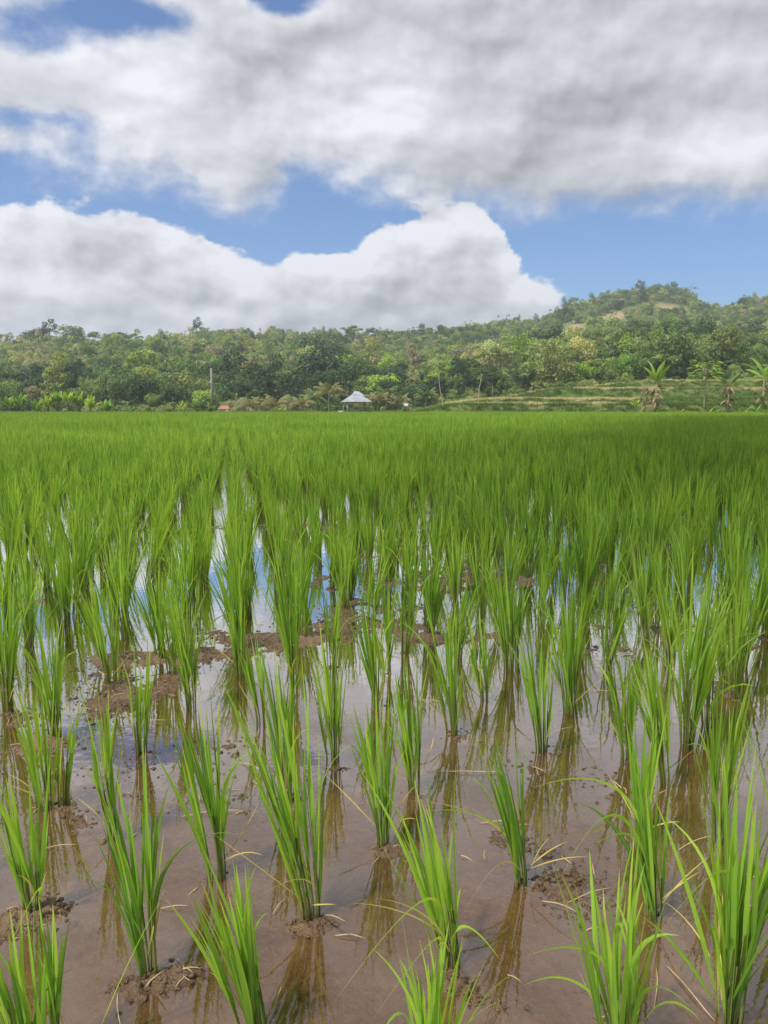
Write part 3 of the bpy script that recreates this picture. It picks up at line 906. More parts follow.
# marked trees: px of crown centre, distance, radius m, kind, tone, label
MARK = [
 (322, 352, 215, 7.5, 0, 'dark green', 'largest dark rounded tree on the hillside, up and left of the zinc roofed hut'),
 (322, 378, 165, 7.0, 5, 'dark green', 'broad dark green tree in front of the big dark tree, left of the hut'),
 (290, 388, 145, 4.6, 1, 'dark green', 'dark bushy tree at the foot of the wood above the row of young palms'),
 (350, 372, 175, 5.5, 5, 'mid green', 'tall mid green tree rising right behind the hut'),
 (384, 388, 138, 3.8, 1, 'bright green', 'small bright green tree just right of the hut'),
 (146, 366, 175, 7.5, 3, 'bright green', 'wide bright green spreading tree on the lower left hillside'),
 (190, 388, 140, 4.6, 0, 'olive green', 'rounded olive green tree left of the tall grey pole'),
 (205, 400, 128, 2.6, 1, 'bright green', 'low bushy bright tree at the foot of the grey pole'),
 (108, 367, 190, 3.2, 0, 'dark green', 'small dark round tree on the left hillside, left one of a dark pair'),
 (119, 370, 188, 2.8, 1, 'dark green', 'small dark round tree on the left hillside, right one of a dark pair'),
 (29, 346, 240, 5.4, 4, 'dull brown', 'pinkish brown half bare tree high on the left hillside'),
 (18, 356, 225, 4.6, 7, 'pale green', 'pale flowering tree below the brown tree on the left hillside'),
 (38, 383, 165, 5.2, 5, 'dark green', 'dark green tree above the banana leaves at far left'),
 (72, 384, 165, 5.4, 0, 'dark green', 'dark green spreading tree in the lower left wood'),
 (12, 395, 135, 3.6, 1, 'mid green', 'low green tree at the left edge behind the bananas'),
 (186, 345, 260, 6.0, 4, 'pale green', 'pale yellowish tree on the middle left slope'),
 (240, 372, 175, 5.5, 4, 'dull brown', 'dull brown thin crowned tree behind the tall pole'),
 (380, 362, 205, 6.2, 7, 'dull brown', 'greyish brown feathery tree above and right of the hut'),
 (352, 331, 300, 4.4, 3, 'mid green', 'flat topped tree standing on the skyline above the hut'),
 (438, 385, 148, 4.4, 3, 'bright green', 'light green spreading tree beside the thin pole right of the hut'),
 (415, 395, 137, 3.2, 0, 'dark green', 'small dark tree behind the left end of the terraces'),
 (470, 385, 155, 5.0, 0, 'dark green', 'dark tree behind the second thin pole'),
 (520, 345, 250, 6.5, 4, 'bright green', 'yellowish green tall tree on the slope above the terraces'),
 (600, 352, 235, 6.8, 1, 'olive green', 'olive rounded tree on the slope below the bare hilltop'),
 (545, 362, 210, 6.5, 5, 'dark green', 'dark dense tree in the valley above the terraces'),
 (640, 292, 462, 5.2, 2, 'dark green', 'tall dark tree on the very top of the right hill'),
 (622, 295, 462, 5.0, 0, 'mid green', 'rounded tree on the left part of the hilltop crest'),
 (660, 291, 462, 6.0, 5, 'mid green', 'wide crowned tree at the right of the hilltop crest'),
 (680, 297, 462, 5.5, 1, 'mid green', 'rounded tree where the hilltop crest drops to the right'),
 (641, 318, 425, 4.6, 2, 'dark green', 'dark tree between the two bare patches of the right hill'),
 (618, 327, 415, 4.0, 0, 'dark green', 'dark round bush below the left bare patch of the right hill'),
 (575, 301, 455, 4.5, 3, 'mid green', 'flat crowned tree at the left end of the hilltop crest'),
 (95, 337, 326, 5.0, 3, 'mid green', 'leftmost flat topped tree on the left skyline'),
 (118, 337, 326, 4.5, 3, 'dark green', 'second flat topped tree on the left skyline'),
 (133, 338, 326, 4.0, 3, 'mid green', 'third flat topped tree on the left skyline, before the gap'),
 (35, 339, 325, 6.0, 0, 'dark green', 'dark rounded tree on the far left skyline'),
 (50, 338, 327, 5.5, 2, 'dark green', 'pointed dark tree on the left skyline'),
 (71, 339, 325, 6.5, 1, 'mid green', 'broad tree on the left skyline left of the flat topped ones'),
]
def lz(x, y): return float(land(np.array([x]), np.array([float(y)]))[0])
def put_tree(x, y, rad, ck, tone, label, group, r, ztop=None, hs=None):
    z0 = lz(x, y)
    hs = hs if hs is not None else rad * r.uniform(.85, 1.15)
    e = empty('tree', (x, y, z0), r.uniform(0, 6.28))
    tag(e, label, 'tree', group)
    cz = (ztop - z0) if ztop is not None else hs * r.uniform(1.0, 1.3)
    cz = max(cz, hs * .75)
    c = link('crown', CR_ME[ck], e); c.location = (0, 0, cz); c.scale = (rad, rad, hs); c.rotation_euler = (0, 0, 0)
    tc = TONES[tone]
    k = r.uniform(.85, 1.18)
    c.color = (tc[0] * k * r.uniform(.9, 1.12), tc[1] * k, tc[2] * k * r.uniform(.85, 1.2), 1)
    th = max(cz - .45 * hs, .5)
    t_ = link('trunk', TR_ME[ck], e); t_.scale = (rad * .9, rad * .9, th)
    return e
mark_xy = []
r = random.Random(3)
for (px, py, Y, rad, ck, tone, lab) in MARK:
    c = at_y(px, py, Y)
    put_tree(c[0], Y, rad, ck, tone, lab, 'single trees standing out on the hillside', r, ztop=c[2], hs=rad * .95)
    mark_xy.append((c[0], Y, rad))

cand = []
r = random.Random(21)
y = 129.0
while y < 560:
    sp = 4.0 - .7 * float(sst(np.float64(y), 150, 220))
    half = .66 * y
    x = -half + r.uniform(0, sp)
    while x < half:
        xx = x + r.uniform(-.35, .35) * sp; yy = y + r.uniform(-.4, .4) * sp
        x += sp
        u = xx / yy
        d, zr = ridge(np.float64(u))
        if yy > d + 14: continue
        if yy < 136 and u > .02: continue
        st_, so_ = land_attrs(np.array([xx]), np.array([yy]), 0)
        if so_[0] > .08: continue
        if any(abs(xx - a) < rr_ * .75 and abs(yy - b) < rr_ * 1.3 for a, b, rr_ in mark_xy): continue
        s = (yy - 131) / (d - 131)
        cz = lz(xx, yy)
        zone = float(fbm(np.float64(xx / 38), np.float64(yy / 38), 3))
        low = s < .28
        rad = (r.uniform(1.5, 3.0) if r.random() < .85 else r.uniform(3.2, 4.4)) * (1.0 if low else .80)
        if .30 < s and zone > .12: rad *= .72          # open brushy slopes carry smaller trees
        cand.append([xx, yy, cz, rad, s, zone])
    y += sp * .86
cand.sort(key=lambda q: -q[3] / q[1])
inview = [q for q in cand if abs(q[0] / q[1]) < .54]
NS = 258
singles = inview[:NS]; ids = {id(q) for q in singles}
def tone_of(s, zone, r):
    v = r.random() * .62 + zone * 1.3 + min(max(s, 0), 1) * .34 + .02
    if v < .22: return 'dark green'
    if v < .50: return 'mid green'
    if v < .72: return 'olive green'
    if v < .84: return 'bright green'
    if v < 1.0: return 'pale green'
    return r.choice(['dull brown', 'olive green', 'pale green'])
SH = {0: 'rounded', 1: 'rounded', 2: 'tall narrow', 3: 'flat topped', 4: 'ragged', 5: 'rounded', 6: 'tall narrow', 7: 'ragged'}
for q in singles:
    xx, yy, cz, rad, s, zone = q
    ck = r.choice([0, 1, 5, 0, 1, 5, 2, 6, 4, 7, 3])
    tone = tone_of(s, zone, r)
    px, py = to_px(xx, yy, cz + rad * 1.6)
    zn = ('above the banana leaves at far left' if px < 120 else 'around the tall grey pole' if px < 240 else 'behind the young palms left of the hut' if px < 335 else 'behind the hut' if px < 420
          else 'behind the left end of the terraces' if px < 530 else 'above the middle of the terraces' if px < 650 else 'above the right end of the terraces')
    tier = 'low' if yy < 145 else ('second rank' if yy < 165 else 'upslope')
    lab = f'{tone} {SH[ck]} {tier} tree {zn}'
    put_tree(xx, yy, rad, ck, tone, lab, 'trees of the lower wood', r)
pts = []; kd = []; rt = []; sc = []
for q in cand:
    if id(q) in ids: continue
    xx, yy, cz, rad, s, zone = q
    hs = rad * r.uniform(.85, 1.2)
    if s > .9 and r.random() < .25: hs *= 1.25
    pts.append((xx, yy, cz - r.uniform(.3, .7) * hs)); kd.append(r.choice([0, 1, 5, 0, 1, 5, 2, 6, 4, 7, 4, 3])); rt.append((0, 0, r.uniform(0, 6.28))); sc.append((rad, rad, hs))
scatter('forest', pts, kd, rt, sc, wl, 'wooded hillside of mixed green trees rising behind the paddy', 'forest')

# low scrub filling the foot of the wood and open slopes
sl = bpy.data.collections.new('scrub_kinds')
for k in range(3):
    o = bpy.data.objects.new(f'scrub_{k}', CROWN[[4, 7, 0][k]].mesh(f'scrub_{k}', [M_wood_leaf])); sl.objects.link(o)
pts = []; kd = []; rt = []; sc = []
r = random.Random(99)
SYY = 127 + (rng.random(6500) ** 1.4) * 360; SXX = rng.uniform(-.62, .62, 6500) * SYY
SZZ = land(SXX, SYY); SSO = land_attrs(SXX, SYY, 0)[1]; SDD = ridge(SXX / SYY)[0]
for xx, yy, zz, so1, d in zip(SXX, SYY, SZZ, SSO, SDD):
    u = xx / yy
    if yy > d + 4 or (u > .02 and yy < 133): continue
    if so1 > .25 and r.random() < .9: continue
    s_ = r.uniform(.8, 1.9)
    pts.append((xx, yy, zz + .2)); kd.append(r.randrange(3)); rt.append((0, 0, r.uniform(0, 6.28))); sc.append((s_ * 1.2, s_ * 1.2, s_))
scatter('scrub', pts, kd, rt, sc, sl, 'low green scrub under and between the trees of the hillside', 'scrub')

# ------------------------------------------------------------------ palms
def frond(mb, r, p0, az_, tilt, L, bend, nl=18, lw=.10, ll=.55):
    pts = arc(p0, az_, tilt, L, bend, 9, 1.3)
    blade(mb, pts, .05, Vector((math.cos(az_ + 1.57), math.sin(az_ + 1.57), 0)), r.random(), .2, .3)
    for k in range(nl):
        t = .15 + .83 * k / (nl - 1)
        i = min(int(t * 8), 7); f = t * 8 - i
        p = pts[i].lerp(pts[i + 1], f)
        tg = (pts[i + 1] - pts[i]).normalized()
        sd = Vector((math.cos(az_ + 1.57), math.sin(az_ + 1.57), 0))
        for sgn in (-1, 1):
            l = ll * math.sin(math.pi * (.12 + .80 * t)) * r.uniform(.8, 1.1)
            d = (sd * sgn + tg * .55 + Vector((0, 0, -r.uniform(.25, .8)))).normalized()
            e1 = p + d * l * .5; e2 = p + d * l + Vector((0, 0, -.18 * l))
            blade(mb, [p, e1, e2], lw, tg, r.random(), .1, .1, lambda t_: [.7, 1, .12][int(round(t_ * 2))])
def palm(name, x, y, th, L, nf, mat, label, group, r, rad=.13, z=None, up=.3, ll=.7):
    z0 = lz(x, y) if z is None else z
    e = empty(name, (x, y, z0)); tag(e, label, 'palm', group)
    lx_ = r.uniform(-.25, .25)
    tb = MB(); tb.tube([(0, 0, -.2), (lx_ * .3, 0, th * .4), (lx_, 0, th * .8), (lx_ * 1.1, 0, th)], [rad * 1.3, rad, rad * .85, rad * .8], 8)
    tb.build('trunk', M_palebark, e)
    cb = MB()
    for k in range(nf):
        a = 2.4 * k + r.uniform(-.3, .3)
        tl = up + (k / nf) * 1.1
        frond(cb, r, (lx_ * 1.1, 0, th), a, tl, L * r.uniform(.8, 1.05), r.uniform(.9, 1.5), 15, .13, ll)
    cb.build('crown', mat, e)
    return e
r = random.Random(61)
def ground_at(px, Y): return at_y(px, 406, Y)[0]
PALMS = [ # px, Y, trunk, frond length, material, label
 (232, 119, .5, 3.0, M_palmdry, 'leftmost young coconut palm, low and drooping, right of the grey pole'),
 (247, 116, .7, 3.2, M_palmdry, 'second young coconut palm right of the grey pole, pale drooping fronds'),
 (262, 122, 1.0, 3.0, M_palm, 'third young palm right of the grey pole, with greener fronds'),
 (277, 118, .9, 3.3, M_palmdry, 'fourth young palm in the row left of the hut'),
 (301, 119, 1.0, 2.8, M_palmdry, 'fifth young palm in the row, pale and small, left of the hut'),
 (316, 124, 2.3, 2.3, M_palm, 'slim palm with a short trunk just left of the taller trunked palm'),
 (329, 118, 3.0, 3.2, M_palmdry, 'palm with a clear pale trunk just left of the hut'),
 (377, 122, 1.9, 2.8, M_palmdry, 'drooping palm just right of the hut roof'),
 (386, 126, 3.0, 2.6, M_palm, 'palm with thin trunk between the hut and the light green tree'),
 (398, 124, 1.6, 2.6, M_palmdry, 'low pale palm near the white sheet at the terrace end'),
 (425, 132, 2.0, 2.8, M_palm, 'palm behind the left end of the terraces'),
 (455, 140, 2.5, 3.0, M_palm, 'palm between the two thin poles behind the terraces'),
 (495, 142, 2.8, 3.4, M_palm, 'drooping palm behind the terraces right of the second thin pole'),
 (88, 176, 6.5, 2.2, M_palmdry, 'tall palm with a bare pale trunk on the lower left hillside'),
 (628, 168, 7.0, 4.2, M_palm, 'big dark palm standing on the slope above the terraces'),
 (600, 165, 5.0, 3.6, M_palm, 'dark palm left of the big one above the terraces'),
 (560, 160, 4.0, 3.2, M_palm, 'palm in the trees above the middle of the terraces'),
 (690, 160, 4.5, 3.4, M_palm, 'palm behind the slim bare trunked tree on the right'),
 (745, 158, 5.0, 3.6, M_palm, 'palm at the far right behind the terrace path'),
 (232, 322, 5.0, 3.2, M_palmdry, 'pale palm poking out of the left skyline'),
 (243, 322, 5.5, 3.2, M_palmdry, 'second pale palm on the left skyline, right of the first'),
]
for (px, Y, th, L, mt, lab) in PALMS:
    palm('palm_tree', ground_at(px, Y), Y, th, L, 15, mt, lab, 'palms along the foot of the hill', r, ll=.30 * L)

# ------------------------------------------------------------------ bananas
def paddle(mb, r, p0, az_, tilt, L, w, bend, mi=0):
    pts = arc(p0, az_, tilt, L, bend, 9, 1.5)
    rv = r.random()
    blade(mb, pts, w, Vector((math.cos(az_ + 1.57), math.sin(az_ + 1.57), r.uniform(-.3, .3))), rv, .1, .35,
          lambda t: .10 if t < .15 else (min(1, (t - .15) * 4 + .15) * (1 - ((t - .15) / .85) ** 3.2) + .03) * (1 - .12 * ((int(t * 23 + rv * 7)) % 2)))
def banana(px, Y, h, nl, L, w, mat, label, r, dry=0, name='banana_plant', group='banana plants along the paddy edge', up=.1, sp=.75, stem=True, z=None):
    x = ground_at(px, Y); z0 = lz(x, Y) if z is None else z
    e = empty(name, (x, Y, z0)); tag(e, label, 'banana plant', group)
    if stem:
        sb = MB(); sb.tube([(0, 0, -.1), (.03, 0, h * .5), (.05, 0, h)], [.17, .13, .08], 9); sb.build('stem', M_bananadry if dry else M_grass, e)
    lb = MB()
    for k in range(nl):
        a = 2.4 * k + r.uniform(-.4, .4)
        paddle(lb, r, (.05, 0, h - .1 - .03 * k), a, up + sp * k / nl, L * r.uniform(.8, 1.1), w * r.uniform(.85, 1.1), r.uniform(.2, 1.1))
    lb.build('leaves', mat, e)
    if dry:
        db = MB()
        for k in range(dry):
            a = 2.4 * k + 1
            paddle(db, r, (.08 * math.cos(a), .08 * math.sin(a), h * r.uniform(.35, 1.0)), a, r.uniform(1.3, 2.2), h * r.uniform(.22, .42), w * .55, 1.1)
        db.build('dry_leaves', M_bananadry, e)
    return e
r = random.Random(14)
BAN = [(9, 92, 1.0, 'leftmost banana plant at the far edge of the paddy'), (22, 93, 1.3, 'second banana plant from the left, with broad upright leaves'), (37, 94, .6, 'low banana sucker between the left bananas'), (48, 92.5, 1.0, 'banana plant with pale broad leaf, far left edge'),
       (58, 93, 1.6, 'taller bluish banana plant in the left clump'), (68, 92.5, 1.5, 'bright yellow green banana plant in the left clump'), (79, 93, 1.4, 'banana plant right of the bright yellow green one'), (90, 92.5, .9, 'small bright banana plant at the clump right end'), (106, 94, .5, 'lowest banana plant, standing apart at the right of the clump')]
for k, (px, Y, h, lab) in enumerate(BAN):
    banana(px, Y, h, 9, 1.7, .62, M_banana_y if k in (5, 7, 3) else M_banana, lab, r, up=.05, sp=.55)
# right cluster
banana(655, 86, 3.7, 7, 3.2, .6, M_banana, 'tallest banana plant with hanging dry leaves, on the right bank', r, dry=26, up=.0, sp=.55, z=.2)
banana(645, 87, 2.9, 3, 1.2, .35, M_bananadry, 'withered banana stem left of the tallest banana plant', r, dry=26, z=.2)
banana(728, 84, 3.4, 11, 2.6, .5, M_palm, 'banana plant with shaggy dry trunk near the right edge', r, dry=30, up=.4, sp=1.3, z=.2)
banana(635, 87.5, 1.2, 6, 1.2, .3, M_banana_y, 'small bright banana sapling left of the withered stem', r, up=.1, sp=.8, z=.2)
banana(762, 88, 4.2, 12, 3.4, .65, M_banana, 'banana plant cut by the right edge, above the terrace path', r, dry=10, up=.2, sp=1.5, z=.6)
banana(708, 84.5, .3, 6, 1.7, .20, M_banana_y, 'yellow green young banana shoot spreading low on the right bank', r, up=.5, sp=.7, stem=False, z=.25)
banana(744, 84.5, .3, 5, 1.5, .18, M_banana_y, 'second yellow green shoot, right of the shaggy dry trunk', r, up=.6, sp=.7, stem=False, z=.25)
banana(756, 85, .5, 5, 1.2, .3, M_banana, 'small banana plant at the right edge of the bank', r, up=.4, sp=.7, z=.25)

# slim tree with a bare pale trunk
def slim_tree(px, Y, h, label, r, zb):
    x = ground_at(px, Y)
    e = empty('tree', (x, Y, zb)); tag(e, label, 'tree', 'single trees standing out on the hillside')
    tb = MB(); tb.tube([(0, 0, -.1), (.04, 0, h * .45), (.02, 0, h * .8), (.05, 0, h)], [.14, .11, .09, .05], 8)
    for k in range(6):
        a = k * 1.9; tb.tube([(.03, 0, h * .75), (.03 + math.cos(a) * .5, math.sin(a) * .5, h * .98), (.03 + math.cos(a) * 1.0, math.sin(a), h * 1.08)], [.05, .035, .02], 5)
    tb.build('trunk', M_palebark, e)
    cb = MB()
    for k in range(90):
        a = r.uniform(0, 6.28); q = r.uniform(.1, 1.5)
        p = (.03 + math.cos(a) * q, math.sin(a) * q, h * r.uniform(.80, 1.14))
        paddle(cb, r, p, a + r.uniform(-.5, .5), r.uniform(.8, 1.8), r.uniform(.7, 1.3), .34, r.uniform(.5, 1.2))
    cb.build('crown', M_shrub, e)
slim_tree(704, 85, 5.3, 'slim papaya like tree with bare pale trunk on the right bank', r, .3)

# shrubs at the far edge
def shrub(px, Y, h, w, mat, label, r, n=60):
    x = ground_at(px, Y); z0 = lz(x, Y)
    e = empty('shrub', (x, Y, z0)); tag(e, label, 'shrub', 'shrubs along the far edge of the paddy')
    sb = MB(); lb = MB()
    for k in range(9):
        a = r.uniform(0, 6.28); q = r.uniform(.1, w * .5); hh_ = h * r.uniform(.6, 1)
        top = Vector((math.cos(a) * q, math.sin(a) * q, hh_))
        sb.tube([(math.cos(a) * .05, math.sin(a) * .05, -.1), top * .5, top], [.03, .02, .01], 5)
        for j in range(n // 6):
            t_ = r.uniform(.25, 1.0)
            p = top * t_
            paddle(lb, r, p, r.uniform(0, 6.28), r.uniform(.3, 1.4), r.uniform(.3, .55), .16, r.uniform(.2, 1))
    sb.build('stems', M_bark, e); lb.build('leaves', mat, e)
for (px, Y, h, w, mt, lab) in [(170, 93, 1.1, 1.6, M_shrub, 'low yellow green shrub left of the tall grey pole'), (184, 92, 1.5, 1.8, M_banana_y, 'brightest yellow green shrub left of the grey pole'), (197, 92, 1.9, 1.8, M_shrub, 'tallest shrub immediately left of the grey pole'),
        (210, 93, 1.2, 1.5, M_shrub, 'shrub at the foot of the grey pole'), (128, 93, .9, 2.2, M_shrub, 'low dark shrub between the bananas and the pole shrubs'), (150, 94, .9, 2.2, M_shrub, 'low spreading shrub half way between bananas and grey pole'),
        (282, 93, .8, 1.8, M_banana_y, 'low bright shrub left of the hut among the young palms'), (405, 95, .7, 1.2, M_shrub, 'small shrub beside the white sheet at the terrace end'),
        (560, 89.5, .8, 2.5, M_shrub, 'low shrub on the bank below the middle of the terraces'), (600, 89.5, 1.0, 2.8, M_shrub, 'wide shrub on the bank left of the banana sapling'), (665, 86, 1.2, 2.2, M_shrub, 'shrub at the foot of the tallest banana plant'),
        (688, 87, 1.0, 2.4, M_shrub, 'shrub between the tallest banana and the slim pale trunk'), (718, 88, 1.1, 2.4, M_shrub, 'shrub behind the shaggy dry trunk'), (640, 86, 1.0, 1.8, M_shrub, 'shrub at the foot of the banana sapling'), (764, 87, 1.2, 2.0, M_shrub, 'shrub at the right edge of the bank')]:
    shrub(px, Y, h, w, mt, lab, r)

# grass on the banks and stubble on the terraces
gl_ = bpy.data.collections.new('grass_kinds')
for k in range(4):
    mb = MB(); rr_ = random.Random(800 + k)
    for j in range(34):
        a = rr_.uniform(0, 6.28); p0 = (rr_.gauss(0, .22), rr_.gauss(0, .22), 0)
        blade(mb, arc(p0, a, rr_.uniform(0, .5), rr_.uniform(.25, .6), rr_.uniform(.2, 1.2), 4), .03, Vector((math.cos(a + 1.57), math.sin(a + 1.57), 0)), rr_.random(), 0)
    o = bpy.data.objects.new(f'grass_{k}', mb.mesh(f'grass_{k}', M_grass if k < 2 else M_grassdry)); gl_.objects.link(o)
gp = {0: ([], [], [], []), 1: ([], [], [], [])}
r = random.Random(55)
GY = 89.2 + (rng.random(36000) ** 1.1) * 42; GX = rng.uniform(-.6, .6, 36000) * GY
GZ = land(GX, GY); GS = land_attrs(GX, GY, 0)[0]
for xx, yy, zz, ss in zip(GX, GY, GZ, GS):
    if ss > .45:
        kk = 1
    else:
        if xx / yy < .0 and yy > 100: continue
        kk = 0
    g_ = gp[kk]
    s_ = r.uniform(.6, 1.3) * (.75 if kk else .8)
    g_[0].append((xx, yy, zz - .03)); g_[1].append(r.randrange(2) + 2 * kk); g_[2].append((0, 0, r.uniform(0, 6.28))); g_[3].append((s_ * 1.3, s_ * 1.3, s_))
scatter('grass', *gp[0], gl_, 'rough green grass covering the banks beyond the paddy', 'grass')
scatter('dry_stubble', *gp[1], gl_, 'pale dry stubble on the narrow terrace steps', 'stubble')

# ------------------------------------------------------------------ hut, poles, houses
hx, hy = ground_at(356.5, 96), 96.0
hz = lz(hx, hy)
e = empty('field_hut', (hx, hy, hz), R(14))
tag(e, 'open field hut with grey white zinc roof on thin posts, beyond the paddy', 'hut')
rb = MB()
W, Dp, ze, za = 1.72, 1.55, 1.62, 2.62
ev = [(-W, -Dp, ze), (W, -Dp, ze), (W, Dp, ze), (-W, Dp, ze)]
ti = [(-.42, -.22, 2.66), (.34, -.22, 2.66), (.34, .22, 2.66), (-.42, .22, 2.66)]
up_ = [(x_, y_, z_ + .05) for x_, y_, z_ in ev]
rb.add(ev + ti, [(0, 1, 5, 4), (1, 2, 6, 5), (2, 3, 7, 6), (3, 0, 4, 7)])
rb.add([(x_ * .985, y_ * .985, z_ - .06) for x_, y_, z_ in ev + ti], [(4, 5, 1, 0), (5, 6, 2, 1), (6, 7, 3, 2), (7, 4, 0, 3)])
rb.build('roof', M_zinc, e, smooth=False)
cb = MB()
cb.add([(-.50, -.42, 2.58), (.95, -.52, 2.42), (.95, .52, 2.42), (-.50, .42, 2.58), (-.28, 0, 2.98), (.36, 0, 2.94)], [(0, 1, 5, 4), (1, 2, 5), (2, 3, 4, 5), (3, 0, 4)])
cb.build('roof_cap', M_zinc, e, smooth=False)
for (x_, y_) in ((-1.45, -1.3), (0.15, -1.3), (1.45, -1.3), (-1.45, 1.3), (1.45, 1.3), (.7, -1.25)):
    pb = MB(); pb.tube([(x_, y_, -.1), (x_, y_, 1.7)], [.06, .055], 8); pb.build('post', M_bluepaint if x_ < 0 else M_wood, e)
fb = MB(); fb.box((.3, 0, .55), (2.4, 2.4, .07)); fb.build('platform', M_wood, e)
bb = MB(); bb.box((0.3, -1.28, .86), (2.4, .05, .10)); bb.build('rail', M_wood, e)

pcol = (ground_at(212.5, 98), 98.0)
e = empty('utility_pole', (pcol[0], pcol[1], lz(*pcol)))
tag(e, 'tall grey pole with dark cap at the far paddy edge, left of centre', 'pole')
pb = MB(); pb.tube([(0, 0, -.2), (0, 0, 3), (-.02, 0, 5.9)], [.2, .18, .15], 10); pb.build('shaft', M_wood, e)
pb = MB(); pb.box((-.02, 0, 6.0), (.34, .22, .22)); pb.tube([(-.02, 0, 6.1), (.04, 0, 6.35)], [.05, .03], 6); pb.build('cap', M_dark, e)
pb = MB(); pb.tube([(-.14, -.12, 3.95), (-.14, -.12, 4.15)], [.09, .07], 8); pb.tube([(-.2, -.1, 4.05), (0, 0, 4.05)], [.02, .02], 5); pb.build('insulator', M_white, e)

def thin_pole(b_px, t_px, Y, lab, r, leafy):
    a = at_y(b_px[0], b_px[1], Y); b = at_y(t_px[0], t_px[1], Y)
    z0 = lz(a[0], Y)
    e = empty('bamboo_pole', (a[0], Y, z0)); tag(e, lab, 'pole', 'thin poles at the terrace end')
    v = Vector((b[0] - a[0], 0, b[2] - z0))
    mb = MB()
    P = [v * (k / 7) + Vector((.05 * math.sin(k * 1.4), 0, 0)) for k in range(8)]
    P[0].z = -.1
    mb.tube(P, [.06, .058, .055, .05, .045, .04, .03, .02], 7)
    mb.build('shaft', M_bamboo, e)
    lb = MB()
    for k in range(leafy):
        p = v * r.uniform(.75, 1.0); a_ = r.uniform(0, 6.28)
        paddle(lb, r, p, a_, r.uniform(.8, 1.6), r.uniform(.3, .7), .07, 1.0)
    lb.build('dry_leaves', M_dead, e)
thin_pole((443.5, 409), (437, 367), 92.0, 'thin leaning bamboo pole right of the hut, left one of two', r, 3)
thin_pole((477.5, 407), (481.5, 373), 94.0, 'crooked thin pole with dry leaves at its top, right one of two', r, 14)
# pale fallen pole high on the slope
a = at_y(577, 371, 205); b = at_y(587, 382, 203)
e_ = MB(); e_.tube([(0, 0, 0), Vector(b - a) * .5, Vector(b - a)], [.16, .15, .12], 7)
o = e_.build('fallen_trunk', M_white); o.location = tuple(a)
tag(o, 'white bare trunk leaning on the slope above the middle of the terraces', 'tree trunk')
# low house behind the rice
hx2, hy2 = ground_at(224.5, 103), 103.0
e = empty('house', (hx2, hy2, lz(hx2, hy2))); tag(e, 'tiny house with orange tile roof half hidden by the rice beside the grey pole', 'house')
mb = MB(); mb.box((0, 0, .32), (1.3, 1.2, .64)); mb.build('wall', M_plaster, e, smooth=False)
mb = MB(); mb.add([(-.85, -.8, .62), (.85, -.8, .62), (.85, .8, .62), (-.85, .8, .62), (-.5, 0, 1.08), (.5, 0, 1.08)], [(0, 1, 5, 4), (1, 2, 5), (2, 3, 4, 5), (3, 0, 4), (3, 2, 1, 0)]); mb.build('roof', M_tile, e, smooth=False)
mb = MB(); mb.box((.5, -.65, .35), (.3, .16, .6)); mb.build('door', M_white, e, smooth=False)
def sheet(px, py, Y, w, h, lab):
    c = at_y(px, py, Y); z0 = lz(c[0], Y)
    e = empty('plastic_sheet', (c[0], Y, z0)); tag(e, lab, 'sheet')
    mb = MB()
    n = 8; vs = []
    for i in range(n):
        for j in range(4):
            vs.append(((i / (n - 1) - .5) * w, .1 * math.sin(i * 1.7 + j), c[2] - z0 + (j / 3 - .5) * h - .08 * math.sin(i / (n - 1) * math.pi) * (1 if j < 3 else .5)))
    mb.add(vs, [(i * 4 + j, (i + 1) * 4 + j, (i + 1) * 4 + j + 1, i * 4 + j + 1) for i in range(n - 1) for j in range(3)])
    s_ = mb.build('cloth', M_white, e)
    mo = s_.modifiers.new('thick', 'SOLIDIFY'); mo.thickness = .01
    for sx in (-.5, .5):
        pb = MB(); pb.tube([(sx * w, 0, -.1), (sx * w, 0, c[2] - z0 + h * .5 + .1)], [.03, .025], 6); pb.build('stake', M_wood, e)
sheet(406, 405, 99, .6, .38, 'small white sheet between two stakes at the left end of the terraces')
sheet(340.5, 411.5, 89.3, .55, .2, 'scrap of white sheet low in the rice left of the hut')
# house on the hill
def hill_house(px, py, Y, w, lab):
    best = None
    for Y in range(250, 480, 4):
        c = at_y(px, py, Y); z0 = lz(c[0], Y)
        if best is None or abs(z0 - c[2]) < best[0]: best = (abs(z0 - c[2]), Y)
    Y = best[1]; c = at_y(px, py, Y); z0 = lz(c[0], Y)
    e = empty('house', (c[0], Y, z0), .3); tag(e, lab, 'house')
    hh_ = 2.5
    mb = MB(); mb.box((0, 0, hh_ / 2), (w, w * .7, hh_)); mb.build('wall', M_plaster, e, smooth=False)
    mb = MB(); mb.add([(-w * .62, -w * .5, hh_), (w * .62, -w * .5, hh_), (w * .62, w * .5, hh_), (-w * .62, w * .5, hh_), (-w * .5, 0, hh_ + w * .3), (w * .5, 0, hh_ + w * .3)], [(0, 1, 5, 4), (1, 2, 5), (2, 3, 4, 5), (3, 0, 4), (3, 2, 1, 0)]); mb.build('roof', M_zinc, e, smooth=False)
    mb = MB(); mb.box((0, -w * .352, 1.0), (.9, .03, 2.0)); mb.build('door', M_dark, e, smooth=False)
hill_house(583, 309, 428, 5.0, 'small pale house near the top of the right hill beside the bare ground')

